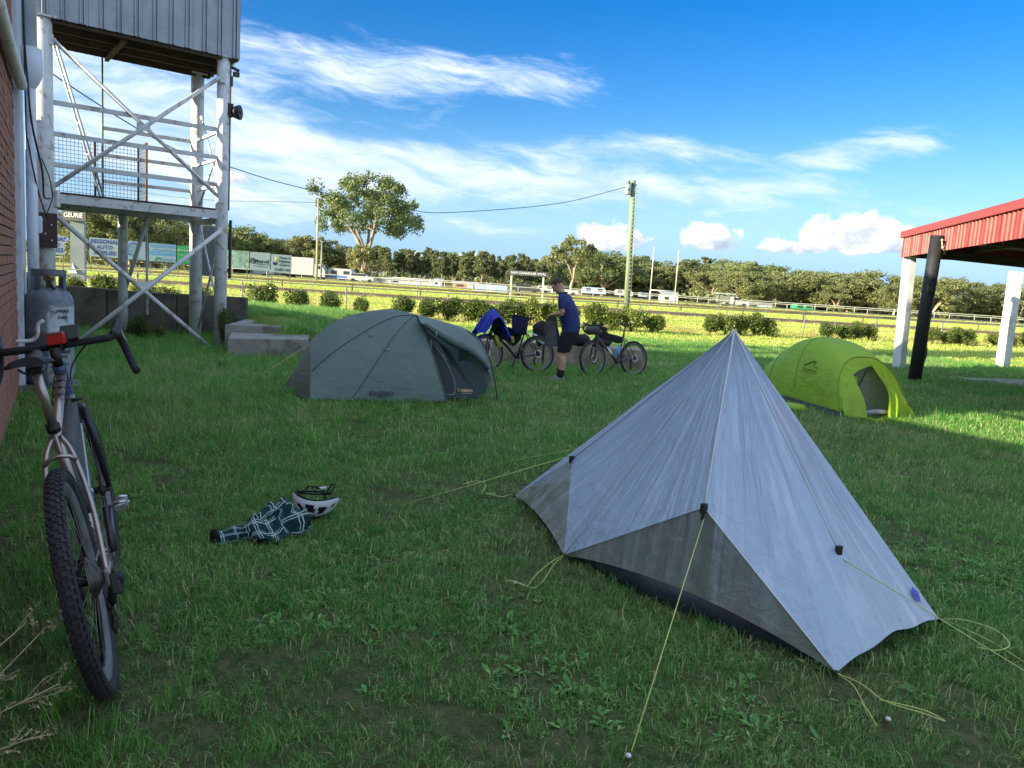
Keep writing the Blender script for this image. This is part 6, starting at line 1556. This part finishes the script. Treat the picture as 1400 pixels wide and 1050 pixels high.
for i in range(NU):
    for j in range(NV):
        if vent(i,j): continue
        q=[hpt(i,j,1),hpt(i+1,j,1),hpt(i+1,j+1,1),hpt(i,j+1,1)]; q2=[hpt(i,j,.93),hpt(i+1,j,.93),hpt(i+1,j+1,.93),hpt(i,j+1,.93)]
        b.add(q+q2,[(0,1,2,3)],True)
        for (di,dj,e0,e1) in((0,-1,0,1),(1,0,1,2),(0,1,2,3),(-1,0,3,0)):
            jj=j+dj
            if jj>=NV or (0<=jj and vent((i+di)%NU,jj)): b.add([q[e0],q[e1],q2[e1],q2[e0]],[(3,2,1,0)])
b.build('shell',M_SHELLW,hel)
b=MB(); b.grid([[hpt(i,j,.90) for i in range(NU+1)] for j in range(NV+1)]); b.grid([[hpt(i,j,.80)+HM.to_3x3()@V(0,0,.004) for i in range(NU+1)] for j in range(NV+1)]); b.grid([[hpt(i,NV,s) for i in range(NU+1)] for s in(.80,.90,.95)]); b.build('liner',M_BLACK,hel)
b=MB(); 
for k in range(3): b.tube([HM@V(x,y,z) for x,y,z in spline([(-.11,-.06+.05*k,.0),(-.06,-.05+.05*k,-.06),(.05,-.05+.05*k,-.065),(.11,-.06+.05*k,.0)],5)],.012,6,flat=.5)
b.build('padding',M_DKCLOTH,hel)
b=MB()
b.tube([HM@V(.105*math.cos(a)-.01,.085*math.sin(a),.045+.018*math.cos(a+.5)) for a in [2*PI*k/28 for k in range(28)]],.006,6,closed=True)
for s in(-1,1):
    b.tube(spline([HM@V(.07,s*.09,.02),HM@V(.03,s*.10,.075),HM@V(-.02,s*.05,.085),HM@V(-.03,0,.07)],5),.006,5,flat=.4); b.tube(spline([HM@V(-.09,s*.06,.02),HM@V(-.05,s*.085,.08),HM@V(.03,s*.10,.075)],5),.006,5,flat=.4)
b.tube(spline([HM@V(.06,.07,.06),HM@V(.09,.05,.12),HM@V(.11,-.01,.11),HM@V(.09,-.05,.06)],5),.005,5)
b.build('straps',M_DKCLOTH,hel)
b=MB(); b.box(HM@V(.035,.03,.085),(.055,.020,.016),.9,.004); b.build('buckle',M_PRINTW,hel)
# ---------------------------------------------------------------- checked shirt on the grass
def plaid():
    m=bpy.data.materials.new('green_check'); m.use_nodes=True; w=NT(m.node_tree); bs=w.n['Principled BSDF']
    uv=w.new('ShaderNodeUVMap').outputs[0]; u,v,_=w.sep(uv)
    def lines(x,f,wd,ph): 
        a=w.m('ABSOLUTE',w.m('SUBTRACT',w.m('FRACT',w.m('MULTIPLY_ADD',x,f,ph)),.5)); return w.ss(a,wd,wd*.55)
    l1=w.m('MAXIMUM',lines(u,1,.036,0),lines(v,1,.036,.1)); l2=w.m('MAXIMUM',lines(u,1,.026,.16),lines(v,1,.026,.27)); band=w.m('MAXIMUM',lines(u,1,.26,.5),lines(v,1,.26,.6))
    c=w.mix(w.ss(band,0,1),(.012,.085,.068),(.008,.034,.042)); c=w.mix(w.m('MULTIPLY',w.m('MAXIMUM',l1,l2),.88),c,(.50,.56,.62))
    w.l.new(c,bs.inputs['Base Color']); bs.inputs['Roughness'].default_value=.9; bs.inputs['Specular IOR Level'].default_value=.15; return m
def cloth(name,rows,m,sc,parent=None):
    n=len(rows[0]); o=MB().grid(rows).build(name,m,parent); me=o.data; uv=me.uv_layers.new(name='UVMap')
    L=[[0]*n for _ in rows]
    for p in me.polygons:
        for li in p.loop_indices:
            vi=me.loops[li].vertex_index; uv.data[li].uv=((vi//n)/(len(rows)-1)*sc[0],(vi%n)/(n-1)*sc[1])
    return o
M_CHECK=plaid(); sh=thing('checked_shirt','crumpled green and white checked shirt lying on the grass','shirt',(-1.43,4.42,.02))
ca_,cb_=V(-1.64,4.22,0),V(-1.26,4.66,0); cu=(cb_-ca_).normalized(); cn=V(-cu.y,cu.x,0); CLn=(cb_-ca_).length
rows=[]
for i in range(61):
    t=i/60; wd=interp([0,.3,.42,.6,.85,1],[.058,.060,.085,.155,.165,.07],t); hh=interp([0,.3,.45,.65,.85,1],[.072,.065,.075,.135,.150,.04],t); row=[]
    for k in range(41):
        a=PI*(k/40)*1.12-.06*PI; p=ca_+cu*(t*CLn)+cn*(-wd*math.cos(a))+Z(.02+hh*max(-.1,math.sin(a)))
        q=fbm(p.x*9,p.y*9,p.z*7+2,3)*.042*sst(t,.02,.25)+abs(fbm(p.x*14+5,p.y*14,p.z*9,2))*.055*sst(t,.3,.6)-.012
        nrm_=(cn*-math.cos(a)+Z(math.sin(a))); row.append(p+nrm_*q+cu*.5*q)
    rows.append(row)
cloth('shirt_body',rows,M_CHECK,(7.0,5.0),sh)
rows=[]
for i in range(31):
    t=i/30; row=[]
    for k in range(21):
        s=k/20; p=ca_+cu*(CLn*lerp(.30,.74,t))-cn*(.05+.15*s*(.55+.45*math.sin(PI*t)))+Z(.095*(1-s)**1.2+.028+.02*abs(fbm(t*5,s*4,2))+.012*math.sin(t*11)); row.append(p)
    rows.append(row)
cloth('shirt_tail',rows,M_CHECK,(3.2,2.0),sh)
b=MB(); b.ball(ca_+cu*.004+Z(.055),(.020,.052,.045),10,8,Matrix.Rotation(math.atan2(cu.y,cu.x),3,'Z')); b.build('cuff_shade',M_DKCLOTH,sh)  # black ball set in the sleeve end as its shaded hollow
# ---------------------------------------------------------------- grass, weeds
def blade_mat(name,a,b_,dry,trans=.5):
    m=bpy.data.materials.new(name); m.use_nodes=True; w=NT(m.node_tree); bs=w.n['Principled BSDF']
    g=w.new('ShaderNodeNewGeometry'); oi=w.new('ShaderNodeObjectInfo')
    n=w.noise(g.outputs['Position'],1.6,6,.75); n2=w.noise(g.outputs['Position'],.33,3,.6)
    c=w.mix(w.ss(n,.32,.68),a,b_); c=w.mix(w.m('MULTIPLY',oi.outputs['Random'],.35),c,(a[0]*1.6,a[1]*1.25,a[2]))
    k=w.m('MULTIPLY',w.ss(w.m('ADD',w.m('MULTIPLY',n2,.6),w.m('MULTIPLY',n,.4)),.47,.63),.66)
    c=w.mix(w.m('MULTIPLY',k,w.ss(g.outputs['Random Per Island'],.25,.7)),c,dry)
    c=w.mix(w.m('MULTIPLY',w.ss(g.outputs['Random Per Island'],.85,.90),.85),c,(dry[0]*1.5,dry[1]*1.4,dry[2]*1.4))
    hv=w.new('ShaderNodeHueSaturation'); w.l.new(c,hv.inputs['Color']); w.l.new(w.m('MULTIPLY_ADD',g.outputs['Random Per Island'],.75,.72),hv.inputs['Value']); c=hv.outputs[0]
    w.l.new(c,bs.inputs['Base Color']); bs.inputs['Roughness'].default_value=.38; bs.inputs['Specular IOR Level'].default_value=.5
    tr=w.new('ShaderNodeBsdfTranslucent'); w.l.new(c,tr.inputs[0]); mx=w.new('ShaderNodeMixShader'); mx.inputs[0].default_value=trans
    w.l.new(bs.outputs[0],mx.inputs[1]); w.l.new(tr.outputs[0],mx.inputs[2]); w.l.new(mx.outputs[0],w.n['Material Output'].inputs[0]); return m
M_BLADE=blade_mat('grass_blade',(.085,.27,.052),(.175,.38,.078),(.40,.37,.21))
M_BLADET=blade_mat('tall_grass_blade',(.085,.32,.046),(.17,.42,.068),(.30,.33,.15))
def clump(rng,n,rad,h0,h1,wd,bend):
    b=MB()
    for i in range(n):
        a=rng.uniform(0,6.28); r=rad*math.sqrt(rng.random()); p=V(r*math.cos(a),r*math.sin(a),-.01); h=rng.uniform(h0,h1)
        d=rng.uniform(0,6.28); o=V(math.cos(d),math.sin(d),0); k=rng.uniform(.2,1)*bend; sd=V(-o.y,o.x,0)*wd*rng.uniform(.6,1.2)
        m_=p+o*h*k*.35+V(0,0,h*.62); e=p+o*h*k*1.05+V(0,0,h*(1-.35*k))
        b.add([p-sd,p+sd,m_+sd*.8,m_-sd*.8,e],[(0,1,2,3),(3,2,4)])
    return b
def hidden(mb,name,m):
    return bpy.data.objects.new(name,mb.mesh(name,m))
rg=random.Random(21)
cs=bpy.data.collections.new('short_clumps')
for k in range(5): cs.objects.link(hidden(clump(rg,46,.085,.030,.075,.0017,.9),'short_clump',M_BLADE))
ct=bpy.data.collections.new('tall_clumps')
for k in range(4): ct.objects.link(hidden(clump(rg,40,.10,.12,.26,.0022,.75),'tall_clump',M_BLADET))
def broad(rng):
    b=MB()
    for i in range(11):
        a=rng.uniform(0,6.28); L=rng.uniform(.04,.09); o=V(math.cos(a),math.sin(a),0); s=V(-o.y,o.x,0)*L*.22; up=rng.uniform(.25,.8); c=o*rng.uniform(0,.04)
        b.add([c,c+o*L*.5+s+Z(L*up*.7),c+o*L+Z(L*up*.8),c+o*L*.5-s+Z(L*up*.7),c+o*L*.5+Z(L*up*.55)],[(0,4,1),(1,4,2),(2,4,3),(3,4,0)])
    return b
cb=bpy.data.collections.new('broad_leaves')
M_WEED=blade_mat('weed_leaf',(.075,.25,.05),(.13,.33,.07),(.20,.30,.11),.35)
for k in range(4): cb.objects.link(hidden(broad(rg),'weed_clump',M_WEED))
def scatter(name,coll,m,area,dens,sc,label,cat,seed,kind='stuff',tilt=.25):
    """grid patch with a density attribute; a node tree stands clumps on it"""
    x0,x1,y0,y1,st_=area; nx=int((x1-x0)/st_)+1; ny=int((y1-y0)/st_)+1
    b=MB(); b.grid([[V(x0+i*st_,y0+j*st_,terrain(x0+i*st_,y0+j*st_)-.004) for i in range(nx)] for j in range(ny)])
    o=b.build(name,M_GROUND); me=o.data
    da=me.attributes.new('dens','FLOAT','POINT'); sa=me.attributes.new('size','FLOAT','POINT')
    da.data.foreach_set('value',[dens(v.co.x,v.co.y) for v in me.vertices]); sa.data.foreach_set('value',[sc(v.co.x,v.co.y) for v in me.vertices])
    ng=bpy.data.node_groups.new(name,'GeometryNodeTree'); ng.interface.new_socket('Geometry',in_out='INPUT',socket_type='NodeSocketGeometry'); ng.interface.new_socket('Geometry',in_out='OUTPUT',socket_type='NodeSocketGeometry')
    N=ng.nodes; Lk=ng.links; gi=N.new('NodeGroupInput'); go=N.new('NodeGroupOutput')
    dp=N.new('GeometryNodeDistributePointsOnFaces'); dp.inputs['Seed'].default_value=seed
    at=N.new('GeometryNodeInputNamedAttribute'); at.data_type='FLOAT'; at.inputs['Name'].default_value='dens'
    az=N.new('GeometryNodeInputNamedAttribute'); az.data_type='FLOAT'; az.inputs['Name'].default_value='size'
    ci=N.new('GeometryNodeCollectionInfo'); ci.inputs['Collection'].default_value=coll; ci.inputs['Separate Children'].default_value=True; ci.inputs['Reset Children'].default_value=True
    ip_=N.new('GeometryNodeInstanceOnPoints'); ip_.inputs['Pick Instance'].default_value=True
    rv_=N.new('FunctionNodeRandomValue'); rv_.data_type='FLOAT_VECTOR'; rv_.inputs[0].default_value=(-tilt,-tilt,0); rv_.inputs[1].default_value=(tilt,tilt,6.283)
    rs=N.new('FunctionNodeRandomValue'); rs.data_type='FLOAT'; rs.inputs[2].default_value=.65; rs.inputs[3].default_value=1.35; rs.inputs['Seed'].default_value=seed+3
    mu=N.new('ShaderNodeMath'); mu.operation='MULTIPLY'
    Lk.new(gi.outputs[0],dp.inputs['Mesh']); Lk.new(at.outputs['Attribute'],dp.inputs['Density']); Lk.new(dp.outputs['Points'],ip_.inputs['Points'])
    Lk.new(ci.outputs[0],ip_.inputs['Instance']); Lk.new(rv_.outputs[0],ip_.inputs['Rotation'])
    Lk.new(az.outputs['Attribute'],mu.inputs[0]); Lk.new(rs.outputs[1],mu.inputs[1]); Lk.new(mu.outputs[0],ip_.inputs['Scale'])
    Lk.new(ip_.outputs[0],go.inputs[0])
    md=o.modifiers.new('scatter','NODES'); md.node_group=ng
    return tag(o,label,cat,None,kind)
def blocked(x,y):
    p=V(x,y,0); s=p.dot(WD); n=p.dot(WN)
    if n<NW+.03 and s<12.7 and (s>1.9 or n<NW-1.95): return True
    if (-4.95<x<-3.7 and 13.0<y<14.8 and x<-3.74+.0) and not (y<13.08+(x+4.9)*.6): return True
    if (-5.75<x<-4.55 and 14.3<y<16.4): return True
    if y<19 and x>10.2 and y>17.4-(x-11.6)*(.279 if x>11.6 else .643) and (x>12.4 or y<18.3+(x-10.2)*.32): return True
    return False
def in_view(x,y): return abs(x)<.74*y+.8
def tent_in(x,y):
    P=[sL,sFL,sFR,sR,sBR,sBL]; c=True
    for i in range(6):
        a,d=P[i],P[(i+1)%6]
        if (d.x-a.x)*(y-a.y)-(d.y-a.y)*(x-a.x)<-.02: return False
    return True
def cover(x,y):
    # worn, thinner patches
    return .30+1.05*sst(fbm(x*.9+3,y*.9,1,3)+.5*fbm(x*3.1,y*3.1,8,2),-.45,.40)
def d_near(x,y):
    if blocked(x,y) or not in_view(x,y) or tent_in(x,y): return 0
    return 260*cover(x,y)*interp([0,3,6,10,16,26],[1,1,.72,.42,.25,.16],y)
def s_near(x,y):
    rough=1+.55*max(0,fbm(x*.7,y*.7,7,2))
    return rough*interp([0,6,12,26],[1.0,1.12,1.35,1.55],y)*(.85+.25*sst(y,4,9))
scatter('lawn_grass',cs,M_GROUND,(-14,14,1.3,26,.35),d_near,s_near,'short green lawn grass under the tents','grass',4)
def d_tall(x,y):
    if blocked(x,y) or not in_view(x,y) or tent_in(x,y): return 0
    p=V(x,y,0); n=p.dot(WN); s=p.dot(WD)
    wall=1-sst(n-NW,.25,1.1); left=(1-sst(x,-3.6,-1.6))*sst(y,5.6,7.5); tow=(1-sst((p-vl(TFL,TFR,.6)).length,1.6,3.0))
    bikes=(1-sst(abs(y-14.4),.5,1.3))*(1-sst(abs(x-.9),1.8,2.6))*.8; posts=max(1-sst((p-V(10.0,19.9,0)).length,.5,1.2),1-sst((p-V(13.6,22.6,0)).length,.6,1.8))
    tuft=sst(fbm(x*1.1,y*1.1,9,3),.22,.5)*.35*sst(y,4.5,7)
    bank=(1-sst(x,-4,-2.2))*sst(y,13.2,14)*.6
    return 85*min(1,max(wall*.75,left*1.0,tow,bikes,posts,tuft,bank))*interp([0,8,26],[1.0,.8,.45],y)
scatter('tall_grass',ct,M_GROUND,(-14,15,1.3,25,.35),d_tall,lambda x,y:(.62+.5*max(0,fbm(x*.9,y*.9,2,2)))*interp([0,4,9,26],[.6,.75,1.0,1.15],y),'longer uncut grass along the wall, tower and bench','grass',9)
def d_weed(x,y):
    if blocked(x,y) or not in_view(x,y) or tent_in(x,y): return 0
    spots=((-.88,3.85,.42),(-.62,4.3,.35),(-.40,3.55,.35),(.0,3.45,.3),(-1.05,3.3,.3),(.3,2.9,.35),(1.0,2.75,.25),(2.9,4.6,.6),(-.2,5.2,.3))
    k=max(1-sst(math.hypot(x-a,y-c),r*.4,r*1.3) for a,c,r in spots)
    return 190*max(k*(.4+.8*sst(fbm(x*4,y*4,4,2),-.2,.3)),.10*sst(fbm(x*1.5,y*1.5,6,2),.1,.4))
scatter('broadleaf_weeds',cb,M_GROUND,(-4,6,1.8,9,.15),d_weed,lambda x,y:.5,'patches of low broad leaved weeds in the lawn','weeds',12,tilt=.15)
# dry branching weed at the lower left
wd=thing('dry_weed','dry straw coloured branching weed in the lower left corner','weed',(-1.62,2.28,0))
b=MB(); fl=MB(); rr=random.Random(6)
def twig(a,c,r,depth):
    mid=vl(a,c,.5)+V(rr.gauss(0,.012),rr.gauss(0,.012),rr.gauss(.006,.008)); b.tube([a,mid,c],[r,r*.75,r*.45],5)
    if depth:
        for k in range(6 if depth==2 else 4):
            t=rr.uniform(.25,1); p=vl(a,c,t); d=(c-a).normalized()+V(rr.gauss(0,.5),rr.gauss(0,.5),rr.gauss(.15,.4)); twig(p,p+d.normalized()*(c-a).length*rr.uniform(.18,.34),r*.5,depth-1)
    else:
        for k in range(3): leaf_quad(fl,vl(a,c,rr.uniform(.4,1)),rr.uniform(.004,.009),rr)
for a,c in (((-1.78,2.25,.02),(-1.50,2.42,.36)),((-1.80,2.22,.0),(-1.43,2.38,.19)),((-1.72,2.20,.0),(-1.56,2.30,.24)),((-1.85,2.30,.05),(-1.62,2.5,.33)),((-1.66,2.12,.0),(-1.42,2.22,.10))): twig(V(a),V(c),.0034,2)
M_PALES=mat('pale_straw',(.52,.43,.27),.8,.25,20)
b.build('stalk',M_PALES,wd); fl.build('seed_heads',M_PALES,wd)

# the lit field beyond the hedge: coarse tussocks that catch the low sun
cfld=bpy.data.collections.new('field_clumps')
M_BLADEF=blade_mat('field_blade',(.31,.44,.07),(.45,.55,.12),(.60,.52,.25))
for k in range(4): cfld.objects.link(hidden(clump(rg,60,.45,.06,.16,.010,.8),'field_clump',M_BLADEF))
def d_field(x,y):
    if not in_view(x,y): return 0
    yd=y-.12*x
    if 52.2<yd<63.2 or blocked(x,y): return 0
    return interp([21,26,60,120],[3,7,5,2.2],y)*(1 if y-.27*x>23 or y>26 else .5)
scatter('field_grass',cfld,M_GROUND,(-92,92,19.5,122,1.5),d_field,lambda x,y:interp([20,30,60,120],[.45,.8,1.1,1.6],y)*(.8+.4*max(0,fbm(x*.2,y*.2,5,2))),'sunlit yellow green grass of the oval and the ground before it','grass',15)
# lettering becomes plain meshes
dg=bpy.context.evaluated_depsgraph_get()
for o in [o for o in SC.objects if o.type=='FONT']:
    me=bpy.data.meshes.new_from_object(o.evaluated_get(dg)); n=bpy.data.objects.new(o.name,me); COL.objects.link(n)
    n.parent=o.parent; n.matrix_basis=o.matrix_basis.copy(); nm=o.name; bpy.data.objects.remove(o); n.name=nm
